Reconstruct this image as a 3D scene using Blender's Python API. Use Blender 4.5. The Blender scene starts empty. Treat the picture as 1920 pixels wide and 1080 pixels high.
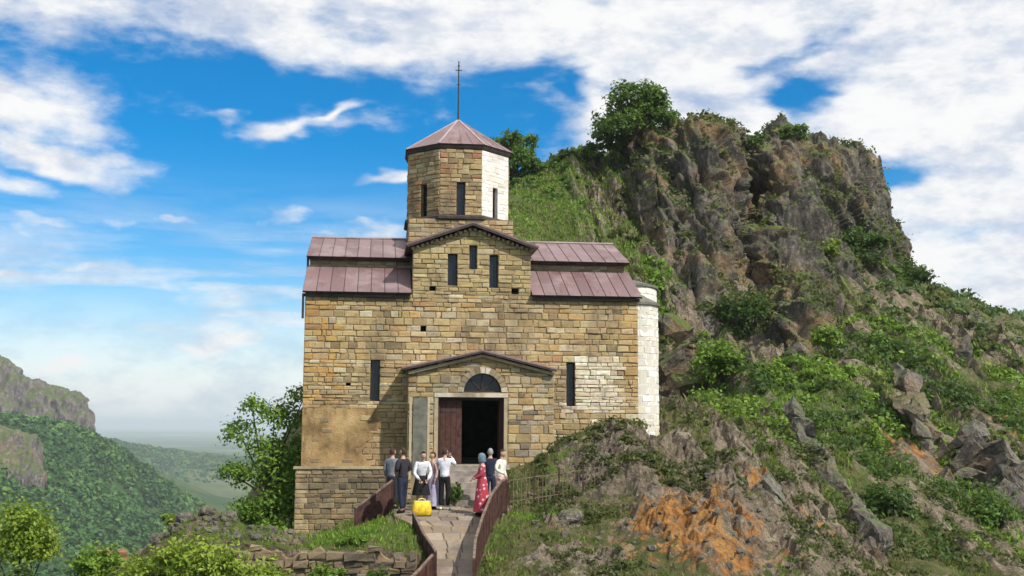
import bpy, math, random
import numpy as np
from mathutils import Vector, Matrix
R = math.radians
scene = bpy.context.scene
COL = scene.collection
# ------------------------------------------------------------------ camera
cam_d = bpy.data.cameras.new('camera'); cam = bpy.data.objects.new('camera', cam_d); COL.objects.link(cam)
cam_d.sensor_width = 36.0; cam_d.lens = 36.0 * 2200.0 / 1920.0
cam_d.clip_start = 0.1; cam_d.clip_end = 60000
TILT = math.atan(260 / 2200)
cam.matrix_world = Matrix.Translation((0, 0, 2.35)) @ Matrix.Rotation(R(90) + TILT, 4, 'X') @ Matrix.Rotation(R(0.3), 4, 'Z')
scene.camera = cam
# ------------------------------------------------------------------ light
SUN_AZ, SUN_EL = R(47), R(46)            # to the right of and behind the viewer
sun_dir = Vector((math.sin(SUN_AZ) * math.cos(SUN_EL), -math.cos(SUN_AZ) * math.cos(SUN_EL), math.sin(SUN_EL)))
sun_d = bpy.data.lights.new('sun', 'SUN'); sun_d.energy = 4.0; sun_d.angle = R(0.8); sun_d.color = (1.0, 0.95, 0.87)
sun = bpy.data.objects.new('sun', sun_d); COL.objects.link(sun)
sun.rotation_euler = sun_dir.to_track_quat('Z', 'Y').to_euler()
sun.location = (20, -20, 60)
vs = scene.view_settings
vs.view_transform = 'Standard'; vs.look = 'None'; vs.exposure = 0.24; vs.gamma = 1.0; vs.use_curve_mapping = False

# ------------------------------------------------------------------ node helper
class NT:
    def __init__(s, tree):
        s.t = tree; s.n = tree.nodes; s.l = tree.links
    def add(s, typ, **kw):
        nd = s.n.new(typ)
        for k, v in kw.items(): setattr(nd, k, v)
        return nd
    def put(s, sock, v):
        if hasattr(v, 'is_linked') and hasattr(v, 'node'): s.l.new(v, sock)
        elif v is not None: sock.default_value = v
    def math(s, op, a, b=None, c=None, clamp=False):
        nd = s.add('ShaderNodeMath', operation=op, use_clamp=clamp)
        s.put(nd.inputs[0], a)
        if b is not None: s.put(nd.inputs[1], b)
        if c is not None: s.put(nd.inputs[2], c)
        return nd.outputs[0]
    def vmath(s, op, a, b=None):
        nd = s.add('ShaderNodeVectorMath', operation=op)
        s.put(nd.inputs[0], a)
        if b is not None: s.put(nd.inputs[1], b)
        return nd.outputs[0]
    def sstep(s, x, lo, hi):
        nd = s.add('ShaderNodeMapRange', interpolation_type='SMOOTHSTEP')
        s.put(nd.inputs['Value'], x); nd.inputs['From Min'].default_value = lo; nd.inputs['From Max'].default_value = hi
        return nd.outputs['Result']
    def mix(s, f, a, b, blend='MIX'):
        nd = s.add('ShaderNodeMix', data_type='RGBA', blend_type=blend)
        s.put(nd.inputs[0], f); s.put(nd.inputs[6], a if not isinstance(a, tuple) else (*a[:3], 1)); s.put(nd.inputs[7], b if not isinstance(b, tuple) else (*b[:3], 1))
        return nd.outputs[2]
    def noise(s, vec, scale, detail=4, rough=.55, dist=0.0, col=False):
        nd = s.add('ShaderNodeTexNoise')
        s.put(nd.inputs['Vector'], vec); nd.inputs['Scale'].default_value = scale; nd.inputs['Detail'].default_value = detail
        nd.inputs['Roughness'].default_value = rough; nd.inputs['Distortion'].default_value = dist
        return nd.outputs[1 if col else 0]
    def ramp(s, f, stops):
        nd = s.add('ShaderNodeValToRGB'); e = nd.color_ramp.elements
        while len(e) < len(stops): e.new(0.5)
        for i, (p, c) in enumerate(stops):
            e[i].position = p; e[i].color = (*c, 1)
        s.put(nd.inputs[0], f); return nd.outputs[0]
    def mapping(s, vec, scale=(1, 1, 1), rot=(0, 0, 0), loc=(0, 0, 0)):
        nd = s.add('ShaderNodeMapping'); s.put(nd.inputs[0], vec)
        nd.inputs['Location'].default_value = loc; nd.inputs['Rotation'].default_value = rot; nd.inputs['Scale'].default_value = scale
        return nd.outputs[0]
    def attr(s, name, out=2):
        nd = s.add('ShaderNodeAttribute'); nd.attribute_name = name; return nd.outputs[out]

# ------------------------------------------------------------------ sky
world = bpy.data.worlds.new('World'); scene.world = world; world.use_nodes = True
W = NT(world.node_tree); W.n.clear()
sky = W.add('ShaderNodeTexSky', sky_type='NISHITA'); sky.sun_disc = False
sky.sun_elevation = SUN_EL; sky.sun_rotation = math.pi - SUN_AZ
sky.air_density = 1.0; sky.dust_density = 0.6; sky.ozone_density = 3.0; sky.altitude = 900
tc = W.add('ShaderNodeTexCoord').outputs['Generated']
dirn = W.vmath('NORMALIZE', tc)
sep = W.add('ShaderNodeSeparateXYZ'); W.put(sep.inputs[0], dirn)
dx, dy, dz = sep.outputs
# every cloud coordinate is an angle: azimuth and elevation in units of about one degree of view
warp = W.noise(W.mapping(dirn, (9, 9, 20)), 1.0, 3, .6, col=True)
ws = W.add('ShaderNodeSeparateXYZ'); W.put(ws.inputs[0], W.vmath('SUBTRACT', warp, (.5, .5, .5)))
az = W.math('MULTIPLY', W.math('ARCTAN2', dx, dy), 57.3)
el = W.math('MULTIPLY', W.math('ARCSINE', dz), 57.3)
azw = W.math('ADD', az, W.math('MULTIPLY', ws.outputs[0], 8.0))
elw = W.math('ADD', el, W.math('MULTIPLY', ws.outputs[1], 3.8))
n1 = W.noise(W.mapping(dirn, (7, 7, 17)), 1.0, 9, .62, .25)
n2 = W.noise(W.mapping(dirn, (22, 22, 50)), 1.0, 7, .62)
nn = W.math('ADD', W.math('MULTIPLY', W.math('SUBTRACT', n1, .5), 1.15), W.math('MULTIPLY', W.math('SUBTRACT', n2, .5), .85))
def blob(ca, ce, ra, re, rot=0.0):
    a = W.math('SUBTRACT', azw, ca); e = W.math('SUBTRACT', elw, ce)
    c, s_ = math.cos(R(rot)), math.sin(R(rot))
    p = W.math('DIVIDE', W.math('ADD', W.math('MULTIPLY', a, c), W.math('MULTIPLY', e, s_)), ra)
    q = W.math('DIVIDE', W.math('SUBTRACT', W.math('MULTIPLY', e, c), W.math('MULTIPLY', a, s_)), re)
    d2 = W.math('ADD', W.math('MULTIPLY', p, p), W.math('MULTIPLY', q, q))
    return W.math('EXPONENT', W.math('MULTIPLY', d2, -1.0))
# cloud sheet: everything above a slanting edge and everything to the right of the crag
top = W.sstep(W.math('ADD', elw, W.math('MULTIPLY', azw, .03)), 15.9, 18.6)
rgt = W.sstep(W.math('ADD', azw, W.math('MULTIPLY', W.math('SUBTRACT', elw, 13.0), .35)), 1.0, 5.5)
rgt = W.math('MULTIPLY', rgt, W.sstep(az, 110, 60))
sheet = W.math('MAXIMUM', top, rgt)
BL = [(-24.5, 14.3, 4.6, 1.9, -6, .95), (-22.0, 12.3, 4.2, .9, -8, .8), (-25.0, 10.8, 3.6, .8, 0, .7),
      (-11.6, 14.1, 2.9, .42, 9, .9), (-8.4, 14.9, 1.6, .3, 25, .75), (-5.2, 12.0, 2.4, .5, 2, 1.0), (-11.6, 9.6, 2.3, .55, 8, .75), (-7.0, 9.2, 3.6, .5, 2, .7),
      (-23.5, 6.6, 4.2, .6, 0, .85), (-22, 9.0, 3.0, .3, 0, .5), (-14, 4.0, 6.5, .9, 2, .8), (-21.5, 2.2, 2.8, .8, 0, .9), (-19, 6.9, 3.5, .5, 0, .6), (-17, 9.4, 2.6, .3, 0, .5)]
clear = [(14.4, 15.6, 2.0, 1.25, -25, 1.15), (16.8, 11.6, 2.6, .8, 6, 1.1), (3.2, 16.2, .9, .9, 0, .8), (14.5, 18.0, 2.2, .5, 20, .6), (10.5, 15.4, 1.6, .35, 0, .45), (23.5, 9.0, 2.0, .3, 10, .3), (4.6, 21.0, 1.2, .7, 0, .5), (-9.0, 19.0, 2.0, .6, 0, .6), (-20.0, 19.4, 2.6, .5, 0, .5)]
dens = W.math('MULTIPLY', sheet, .92)
acc = None
for ca, ce, ra, re, rot, w in BL:
    g = W.math('MULTIPLY', blob(ca, ce, ra, re, rot), w)
    acc = g if acc is None else W.math('MAXIMUM', acc, g)
dens = W.math('MAXIMUM', dens, acc)
for ca, ce, ra, re, rot, w in clear:
    dens = W.math('SUBTRACT', dens, W.math('MULTIPLY', blob(ca, ce, ra, re, rot), w * .8))
dens = W.math('ADD', dens, W.math('MULTIPLY', nn, 1.15))
alpha = W.sstep(dens, .14, .95)
veil = W.noise(W.mapping(dirn, (5, 5, 42)), 1.0, 6, .6, .4)
veil = W.math('MULTIPLY', W.sstep(veil, .38, .66), W.math('MULTIPLY', W.sstep(el, 12.5, 4.5), .85))
low = W.math('MULTIPLY', W.sstep(el, 8.0, -.2), .95)
veil = W.math('MAXIMUM', veil, low)
alpha = W.math('MAXIMUM', alpha, veil)
shade = W.noise(W.mapping(dirn, (16, 16, 34), loc=(.01, .01, .02)), 1.0, 7, .62)
ccol = W.mix(W.sstep(shade, .34, .60), (.66, .72, .84), (1.0, 1.0, 1.0))
hs = W.add('ShaderNodeHueSaturation'); hs.inputs['Saturation'].default_value = 1.55; hs.inputs['Value'].default_value = 1.0; hs.inputs['Hue'].default_value = .497
W.put(hs.inputs['Color'], sky.outputs[0])
bg1 = W.add('ShaderNodeBackground'); W.put(bg1.inputs[0], hs.outputs[0]); bg1.inputs[1].default_value = 0.118
bg2 = W.add('ShaderNodeBackground'); W.put(bg2.inputs[0], ccol); bg2.inputs[1].default_value = 0.83
mx = W.add('ShaderNodeMixShader'); W.put(mx.inputs[0], alpha); W.put(mx.inputs[1], bg1.outputs[0]); W.put(mx.inputs[2], bg2.outputs[0])
out = W.add('ShaderNodeOutputWorld'); W.put(out.inputs[0], mx.outputs[0])

# ------------------------------------------------------------------ noise in numpy
_rs = np.random.RandomState(7)
_perm = np.concatenate([_rs.permutation(256)] * 3).astype(np.int64)
_grad = _rs.normal(size=(256, 3)); _grad /= np.linalg.norm(_grad, axis=1)[:, None]
def pnoise(p):
    p = np.asarray(p, float); i = np.floor(p).astype(np.int64); f = p - i; u = f * f * f * (f * (f * 6 - 15) + 10)
    i &= 255; tot = 0
    for a in (0, 1):
        wa = u[..., 0] if a else 1 - u[..., 0]
        for b in (0, 1):
            wb = u[..., 1] if b else 1 - u[..., 1]
            for c in (0, 1):
                wc = u[..., 2] if c else 1 - u[..., 2]
                h = _perm[_perm[_perm[i[..., 0] + a] + i[..., 1] + b] + i[..., 2] + c]
                g = _grad[h]; d = f - np.array([a, b, c])
                tot = tot + wa * wb * wc * (g * d).sum(-1)
    return tot * 1.5
def fbm(p, octv=4, gain=.5, ridge=False):
    t = 0; a = 1.0; p = np.asarray(p, float)
    for k in range(octv):
        n = pnoise(p + 17.3 * k)
        t = t + a * ((1 - 2 * np.abs(n)) if ridge else n)
        p = p * 2.03; a *= gain
    return t
def tps_fit(pts, lam=0.0):
    pts = np.array(pts, float); xy = pts[:, :2]; n = len(pts)
    d2 = ((xy[:, None] - xy[None]) ** 2).sum(-1)
    K = np.where(d2 > 0, d2 * np.log(np.maximum(d2, 1e-12)) * .5, 0) + lam * np.eye(n)
    Pm = np.c_[np.ones(n), xy]
    A = np.block([[K, Pm], [Pm.T, np.zeros((3, 3))]])
    w = np.linalg.lstsq(A, np.r_[pts[:, 2], 0, 0, 0], rcond=None)[0]
    def ev(x, y):
        sh = np.shape(x); q = np.c_[np.ravel(x), np.ravel(y)]; o = np.empty(len(q))
        for s0 in range(0, len(q), 20000):
            c = q[s0:s0 + 20000]
            d = ((c[:, None] - xy[None]) ** 2).sum(-1)
            o[s0:s0 + 20000] = (d * np.log(np.maximum(d, 1e-12)) * .5) @ w[:n] + w[n] + c @ w[n + 1:]
        return o.reshape(sh)
    return ev

# ------------------------------------------------------------------ mesh helpers
def new_mesh(name, V, F, mats=(), attrs=None, smooth=False, fmat=None):
    me = bpy.data.meshes.new(name)
    me.from_pydata([tuple(v) for v in V] if not isinstance(V, np.ndarray) else V.tolist(), [], F if isinstance(F, list) else F.tolist())
    for m in mats: me.materials.append(m)
    for k, (typ, dat) in (attrs or {}).items():
        a = me.attributes.new(k, typ, 'POINT')
        a.data.foreach_set('color' if typ == 'FLOAT_COLOR' else 'value', np.asarray(dat, np.float32).ravel())
    if smooth: me.polygons.foreach_set('use_smooth', np.ones(len(me.polygons), bool))
    if fmat is not None: me.polygons.foreach_set('material_index', np.asarray(fmat, np.int32))
    me.update(); return me
def link(name, me, parent=None, loc=None, rot=None, scale=None):
    o = bpy.data.objects.new(name, me); COL.objects.link(o)
    if parent is not None: o.parent = parent
    if loc is not None: o.location = loc
    if rot is not None: o.rotation_euler = rot
    if scale is not None: o.scale = scale
    return o
def tag(o, label=None, cat=None, group=None, kind=None):
    if label: o['label'] = label
    if cat: o['category'] = cat
    if group: o['group'] = group
    if kind: o['kind'] = kind
    return o
def thing(name, label, cat, loc=(0, 0, 0), rz=0.0, group=None):
    return tag(link(name, None, None, loc, (0, 0, rz)), label, cat, group)
class MB:
    """collects boxes, tubes, lofts into one mesh"""
    def __init__(s): s.V = []; s.F = []; s.C = []; s.mi = []; s.cur = 0
    def addv(s, vs, fs, col=(1, 1, 1)):
        b = len(s.V); s.V += [tuple(v) for v in vs]; s.F += [[i + b for i in f] for f in fs]; s.C += [(*col, 1)] * len(vs); s.mi += [s.cur] * len(fs)
    def box(s, x0, x1, y0, y1, z0, z1, col=(1, 1, 1), T=None):
        v = [(x0, y0, z0), (x1, y0, z0), (x1, y1, z0), (x0, y1, z0), (x0, y0, z1), (x1, y0, z1), (x1, y1, z1), (x0, y1, z1)]
        if T: v = [T(p) for p in v]
        s.addv(v, [(0, 3, 2, 1), (4, 5, 6, 7), (0, 1, 5, 4), (1, 2, 6, 5), (2, 3, 7, 6), (3, 0, 4, 7)], col)
    def bar(s, a, b, w, h, up=(0, 0, 1), col=(1, 1, 1)):
        a, b = Vector(a), Vector(b); d = (b - a).normalized(); u = Vector(up); r = d.cross(u).normalized(); u = r.cross(d)
        v = []
        for p in (a, b):
            for i, j in ((-1, -1), (1, -1), (1, 1), (-1, 1)): v.append(p + r * (i * w / 2) + u * (j * h / 2))
        s.addv(v, [(3, 2, 1, 0), (4, 5, 6, 7), (0, 1, 5, 4), (1, 2, 6, 5), (2, 3, 7, 6), (3, 0, 4, 7)], col)
    def tube(s, pts, rad, n=8, col=(1, 1, 1)):
        pts = [Vector(p) for p in pts]; v = []; f = []
        for k, p in enumerate(pts):
            d = (pts[min(k + 1, len(pts) - 1)] - pts[max(k - 1, 0)]).normalized()
            r = d.cross(Vector((0.31, .12, .95)));
            if r.length < .05: r = d.cross(Vector((1, 0, 0)))
            r.normalize(); u = r.cross(d)
            rr = rad[k] if isinstance(rad, (list, tuple)) else rad
            for i in range(n):
                t = 2 * math.pi * i / n; v.append(p + (r * math.cos(t) + u * math.sin(t)) * rr)
        for k in range(len(pts) - 1):
            for i in range(n):
                j = (i + 1) % n; f.append((k * n + i, k * n + j, (k + 1) * n + j, (k + 1) * n + i))
        f.append(tuple(range(n))[::-1]); f.append(tuple(range((len(pts) - 1) * n, len(pts) * n)))
        s.addv(v, f, col)
    def prism(s, poly, a, b, T):
        """poly: 2-D outline, extruded from a to b, T(u, v, w) -> point"""
        n = len(poly); v = [T(u, w, a) for u, w in poly] + [T(u, w, b) for u, w in poly]
        f = [tuple(range(n)), tuple(range(2 * n - 1, n - 1, -1))] + [(i, n + i, n + (i + 1) % n, (i + 1) % n) for i in range(n)]
        s.addv(v, f)
    def build(s, name, mat, parent=None, smooth=False, **kw):
        me = new_mesh(name, s.V, s.F, [mat] if not isinstance(mat, (list, tuple)) else mat, {'Col': ('FLOAT_COLOR', s.C)}, smooth, s.mi)
        return link(name, me, parent, **kw)
def fixnormals(me):
    import bmesh
    bm = bmesh.new(); bm.from_mesh(me); bmesh.ops.recalc_face_normals(bm, faces=bm.faces[:]); bm.to_mesh(me); bm.free()

# ------------------------------------------------------------------ materials
def material(name, fn):
    m = bpy.data.materials.new(name); m.use_nodes = True; t = NT(m.node_tree); t.n.clear()
    b = t.add('ShaderNodeBsdfPrincipled'); o = t.add('ShaderNodeOutputMaterial'); t.put(o.inputs[0], b.outputs[0])
    b.inputs['Roughness'].default_value = .9; b.inputs['Specular IOR Level'].default_value = .3
    fn(t, b, o); return m
def bump(t, b, h, dist, strength=.6):
    nd = t.add('ShaderNodeBump'); nd.inputs['Strength'].default_value = strength; nd.inputs['Distance'].default_value = dist
    t.put(nd.inputs['Height'], h); t.put(b.inputs['Normal'], nd.outputs[0])
def objc(t): return t.add('ShaderNodeTexCoord').outputs['Object']
def m_stone(t, b, o):
    c = t.attr('Col', 0); p = t.add('ShaderNodeNewGeometry').outputs['Position']
    n = t.noise(p, 5.0, 6, .65); n2 = t.noise(p, 34.0, 4, .6); n3 = t.noise(t.mapping(p, (1, 1, .35)), .9, 6, .65); n6 = t.noise(p, .6, 6, .65)
    c = t.mix(t.math('MULTIPLY', t.sstep(n6, .40, .66), .42), c, (.42, .31, .155))
    c = t.mix(t.math('MULTIPLY', t.sstep(n, .5, .72), .55), c, (.20, .135, .07))
    c = t.mix(t.math('MULTIPLY', t.sstep(n3, .47, .70), .68), c, (.13, .10, .07))
    c = t.mix(t.math('MULTIPLY', n2, .55), c, (.5, .5, .5), 'OVERLAY')
    t.put(b.inputs['Base Color'], c); bump(t, b, t.math('ADD', n2, t.math('MULTIPLY', n, 2.0)), .02, .8)
M_STONE = material('weathered_stone', m_stone)
def m_white(t, b, o):
    c = t.attr('Col', 0); p = t.add('ShaderNodeNewGeometry').outputs['Position']
    n = t.noise(p, 4.0, 6, .65); n2 = t.noise(p, 30.0, 4, .6)
    c = t.mix(t.math('MULTIPLY', t.sstep(n, .5, .75), .3), c, (.5, .4, .26))
    t.put(b.inputs['Base Color'], c); bump(t, b, n2, .012, .6)
M_WHITE = material('sunlit_whitewash', m_white)
def m_plaster(t, b, o):
    p = t.add('ShaderNodeNewGeometry').outputs['Position']
    n = t.noise(p, 1.1, 7, .62); n2 = t.noise(t.mapping(p, (2.2, 2.2, .7)), 1.0, 6, .65); n3 = t.noise(p, 22, 4, .6)
    c = t.ramp(n, [(.3, (.16, .10, .045)), (.45, (.33, .215, .095)), (.58, (.45, .30, .135)), (.75, (.54, .40, .22))])
    c = t.mix(t.math('MULTIPLY', t.sstep(n2, .48, .66), .75), c, (.14, .09, .045))
    t.put(b.inputs['Base Color'], c); bump(t, b, t.math('ADD', n3, t.math('MULTIPLY', n, 3)), .03, .7)
M_PLASTER = material('ochre_plaster', m_plaster)
def flat(name, col, rough=.8, var=.25, scale=6.0, metal=0.0, spec=.3, bumpd=.006):
    def fn(t, b, o):
        p = t.add('ShaderNodeNewGeometry').outputs['Position']; n = t.noise(p, scale, 6, .62); n2 = t.noise(p, scale * 7, 4, .6)
        lo = tuple(c * (1 - var) for c in col); hi = tuple(min(1, c * (1 + var)) for c in col)
        c = t.mix(t.sstep(n, .3, .7), lo, hi); c = t.mix(t.math('MULTIPLY', n2, var), c, (.5, .5, .5), 'OVERLAY')
        t.put(b.inputs['Base Color'], c); b.inputs['Roughness'].default_value = rough; b.inputs['Metallic'].default_value = metal
        b.inputs['Specular IOR Level'].default_value = spec; bump(t, b, n2, bumpd, .5)
    return material(name, fn)
M_MORTAR = flat('mortar', (.21, .155, .09), .95, .45, 3.0)
def m_roof(t, b, o):
    p = t.add('ShaderNodeNewGeometry').outputs['Position']; r = t.add('ShaderNodeObjectInfo').outputs['Random']
    n = t.noise(p, 1.1, 7, .65); n2 = t.noise(t.mapping(p, (3.5, .8, .8)), 1.0, 6, .65); n3 = t.noise(p, 30, 4, .6)
    c = t.mix(r, (.16, .095, .093), (.235, .15, .15)); c = t.mix(t.math('MULTIPLY', t.sstep(n, .45, .7), .6), c, (.33, .255, .25))
    c = t.mix(t.math('MULTIPLY', t.sstep(n2, .55, .70), .65), c, (.13, .062, .042))
    t.put(b.inputs['Base Color'], c); t.put(b.inputs['Roughness'], t.math('ADD', t.math('MULTIPLY', n2, .35), .32)); b.inputs['Specular IOR Level'].default_value = .45
    bump(t, b, t.math('ADD', n, t.math('MULTIPLY', n3, .08)), .05, .5)
M_ROOF = material('painted_roof_metal', m_roof)
M_ROOF2 = flat('painted_ridge_metal', (.42, .34, .34), .4, .2, 3, 0, .5)
M_DARKTRIM = flat('dark_eaves_timber', (.055, .042, .038), .8, .35, 5)
M_TRIMSTONE = flat('cornice_stone', (.30, .24, .15), .9, .35, 4)
M_SLATE = flat('grey_slate', (.15, .145, .115), .75, .3, 4)
M_DOOR = flat('red_brown_door_wood', (.075, .032, .022), .7, .35, 7)
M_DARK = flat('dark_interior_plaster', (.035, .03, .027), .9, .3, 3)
M_PANE = flat('dark_window_glass', (.010, .011, .013), .22, .2, 3, 0, .5, .001)
M_FRAME = flat('dark_window_frame', (.05, .03, .026), .7, .3, 6)
M_RUST = flat('rusty_railing_steel', (.062, .028, .021), .75, .5, 5, 0, .3)
M_RAIL = flat('worn_rail_steel', (.17, .12, .09), .6, .45, 9, 0, .4)
M_IRON = flat('dark_iron', (.05, .045, .045), .6, .3, 8, .3, .4)
M_PATH = flat('path_stone', (.27, .235, .20), .92, .35, 2.6, 0, .25, .02)
M_BARK = flat('tree_bark', (.085, .065, .045), .95, .4, 9, 0, .2, .02)
M_PALEROCK = flat('pale_limestone', (.46, .42, .36), .92, .3, 3, 0, .25, .04)
def m_rock(ochre, green, dip, scale=1.0, base=((.045, .04, .037), (.125, .108, .09), (.20, .175, .145), (.30, .27, .23))):
    def fn(t, b, o):
        g = t.add('ShaderNodeNewGeometry'); p = g.outputs['Position']
        q = t.mapping(t.mapping(p, (1, 1, 1), (0, dip, 0)), (scale, scale, scale * .22))
        n = t.noise(q, .75, 9, .68, .3); n2 = t.noise(p, 2.6 * scale, 8, .7); n3 = t.noise(p, .16 * scale, 5, .6)
        n4 = t.noise(p, 9 * scale, 6, .7)
        c = t.ramp(n, [(.28, base[0]), (.42, base[1]), (.56, base[2]), (.74, base[3])])
        c = t.mix(t.math('MULTIPLY', t.sstep(t.math('ADD', n3, t.math('MULTIPLY', n, .35)), .66, .80), ochre), c, (.30, .165, .06))
        c = t.mix(t.math('MULTIPLY', t.sstep(n2, .50, .66), .55), c, (.055, .055, .045))
        c = t.mix(t.math('MULTIPLY', t.sstep(n2, .44, .30), .5), c, (.36, .33, .29))
        n6 = t.noise(t.mapping(p, (1, 1, .5)), 5 * scale, 7, .75)
        c = t.mix(t.math('MULTIPLY', t.sstep(n6, .53, .62), .8), c, (.035, .033, .028)); c = t.mix(t.math('MULTIPLY', t.sstep(n6, .44, .36), .75), c, (.36, .32, .26))
        nz = t.add('ShaderNodeSeparateXYZ'); t.put(nz.inputs[0], g.outputs['Normal'])
        up = t.math('ADD', nz.outputs[2], t.math('MULTIPLY', t.math('SUBTRACT', n2, .5), 1.3))
        gr = t.mix(n4, (.04, .07, .015), (.15, .19, .04))
        c = t.mix(t.math('MULTIPLY', t.sstep(up, .50, .72), green), c, gr)
        t.put(b.inputs['Base Color'], c); b.inputs['Roughness'].default_value = .95
        bump(t, b, t.math('ADD', t.math('MULTIPLY', n2, 1.0), t.math('MULTIPLY', n4, .45)), .25 / scale, .9)
    return fn
M_CRAG = material('crag_rock', m_rock(.55, .9, R(18), 1.0, ((.022, .020, .018), (.078, .066, .055), (.155, .132, .108), (.29, .26, .22))))
M_OUTCROP = material('outcrop_rock', m_rock(.35, .45, R(30), 2.5, ((.05, .045, .04), (.12, .105, .09), (.19, .168, .145), (.29, .265, .23))))
M_FARCLIFF = material('far_cliff_rock', m_rock(.3, .8, 0, .1, ((.06, .05, .05), (.12, .10, .10), (.19, .16, .15), (.25, .22, .21))))
def m_hill(t, b, o):
    g = t.add('ShaderNodeNewGeometry'); p = g.outputs['Position']
    rock = t.attr('rock', 2); org = t.attr('orange', 2); lush = t.attr('lush', 2)
    n = t.noise(p, .55, 8, .65); n2 = t.noise(p, 3.2, 8, .68); n3 = t.noise(p, 14, 6, .7); n5 = t.noise(p, 1.3, 6, .6)
    gdark = t.mix(n3, (.030, .045, .012), (.085, .105, .028)); gdry = t.mix(n3, (.10, .095, .04), (.21, .19, .085)); glush = t.mix(n3, (.05, .10, .014), (.165, .27, .035))
    gr = t.mix(t.sstep(t.math('ADD', t.math('MULTIPLY', n5, .6), t.math('MULTIPLY', n2, .4)), .36, .66), gdark, gdry)
    gr = t.mix(t.math('MULTIPLY', lush, t.sstep(n2, .25, .55)), gr, glush)
    q = t.mapping(t.mapping(p, (1, 1, 1), (0, R(38), 0)), (1, 1, .3))
    n4 = t.noise(q, 1.5, 9, .7, .3)
    rk = t.ramp(n4, [(.30, (.05, .045, .04)), (.43, (.145, .115, .082)), (.56, (.26, .21, .15)), (.74, (.44, .385, .295))])
    rk = t.mix(t.math('MULTIPLY', t.sstep(n2, .52, .66), .55), rk, (.055, .05, .042))
    n6 = t.noise(t.mapping(p, (1, 1, .6)), 9, 7, .75)
    rk = t.mix(t.math('MULTIPLY', t.sstep(n6, .53, .62), .75), rk, (.045, .038, .028)); rk = t.mix(t.math('MULTIPLY', t.sstep(n6, .44, .36), .7), rk, (.46, .39, .29))
    oc = t.ramp(t.noise(q, 2.2, 8, .7, .4), [(.30, (.06, .04, .025)), (.40, (.18, .085, .03)), (.50, (.37, .17, .05)), (.60, (.47, .25, .08)), (.70, (.42, .31, .18)), (.8, (.30, .26, .2))])
    rk = t.mix(t.sstep(t.math('ADD', org, t.math('ADD', t.math('MULTIPLY', t.math('SUBTRACT', n2, .5), 2.2), t.math('ADD', t.math('MULTIPLY', t.math('SUBTRACT', n4, .5), 1.6), t.math('ADD', t.math('MULTIPLY', t.math('SUBTRACT', n3, .5), 1.4), t.math('MULTIPLY', t.math('SUBTRACT', n5, .5), 2.0))))), .44, .95), rk, oc)
    nz = t.add('ShaderNodeSeparateXYZ'); t.put(nz.inputs[0], g.outputs['Normal'])
    f = t.math('ADD', rock, t.math('ADD', t.math('MULTIPLY', t.math('SUBTRACT', n2, .5), 1.7), t.math('MULTIPLY', t.math('SUBTRACT', .72, nz.outputs[2]), .9)))
    c = t.mix(t.sstep(f, .42, .60), gr, rk)
    t.put(b.inputs['Base Color'], c); b.inputs['Roughness'].default_value = .97; b.inputs['Specular IOR Level'].default_value = .15
    bump(t, b, t.math('ADD', t.math('ADD', n2, t.math('MULTIPLY', n4, .8)), t.math('MULTIPLY', n3, .4)), .20, 1.0)
M_HILL = material('hillside', m_hill)
def m_valley(t, b, o):
    p = t.add('ShaderNodeNewGeometry').outputs['Position']
    n = t.noise(p, .006, 8, .65); n2 = t.noise(p, .05, 6, .65); n3 = t.noise(p, .0011, 5, .6)
    c = t.ramp(n, [(.32, (.022, .045, .014)), (.48, (.045, .085, .022)), (.62, (.085, .115, .035)), (.78, (.17, .15, .10))])
    c = t.mix(t.math('MULTIPLY', n2, .5), c, (.02, .035, .012))
    c = t.mix(t.sstep(n3, .5, .62), c, (.14, .15, .075))
    t.put(b.inputs['Base Color'], c); b.inputs['Roughness'].default_value = 1.0; b.inputs['Specular IOR Level'].default_value = .05
M_VALLEY = material('valley_land', m_valley)
def leafmat(name, lo, mid, hi, trans=.35):
    def fn(t, b, o):
        r = t.attr('rnd', 2)
        c = t.ramp(r, [(.05, lo), (.5, mid), (.95, hi)])
        t.put(b.inputs['Base Color'], c); b.inputs['Roughness'].default_value = .55; b.inputs['Specular IOR Level'].default_value = .3
        tr = t.add('ShaderNodeBsdfTranslucent'); t.put(tr.inputs[0], t.mix(.5, c, (.22, .30, .03)))
        ms = t.add('ShaderNodeMixShader'); ms.inputs[0].default_value = trans
        t.put(ms.inputs[1], b.outputs[0]); t.put(ms.inputs[2], tr.outputs[0]); t.put(o.inputs[0], ms.outputs[0])
    return material(name, fn)
LM = {'dark': leafmat('leaves_dark', (.022, .046, .011), (.052, .105, .020), (.10, .175, .034)),
      'mid': leafmat('leaves_mid', (.036, .075, .013), (.085, .165, .024), (.15, .26, .04)),
      'light': leafmat('leaves_light', (.065, .13, .014), (.15, .26, .028), (.25, .38, .05)),
      'yellow': leafmat('leaves_yellow_green', (.10, .16, .016), (.21, .30, .030), (.34, .42, .06)),
      'olive': leafmat('leaves_olive', (.032, .048, .014), (.075, .095, .026), (.15, .16, .05)),
      'grey': leafmat('leaves_grey_green', (.040, .075, .024), (.085, .145, .045), (.15, .22, .08)),
      'dry': leafmat('grass_dry', (.08, .08, .03), (.17, .16, .065), (.28, .26, .12)),
      'forest': leafmat('leaves_forest', (.018, .056, .016), (.055, .14, .030), (.14, .25, .045), .2)}

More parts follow.
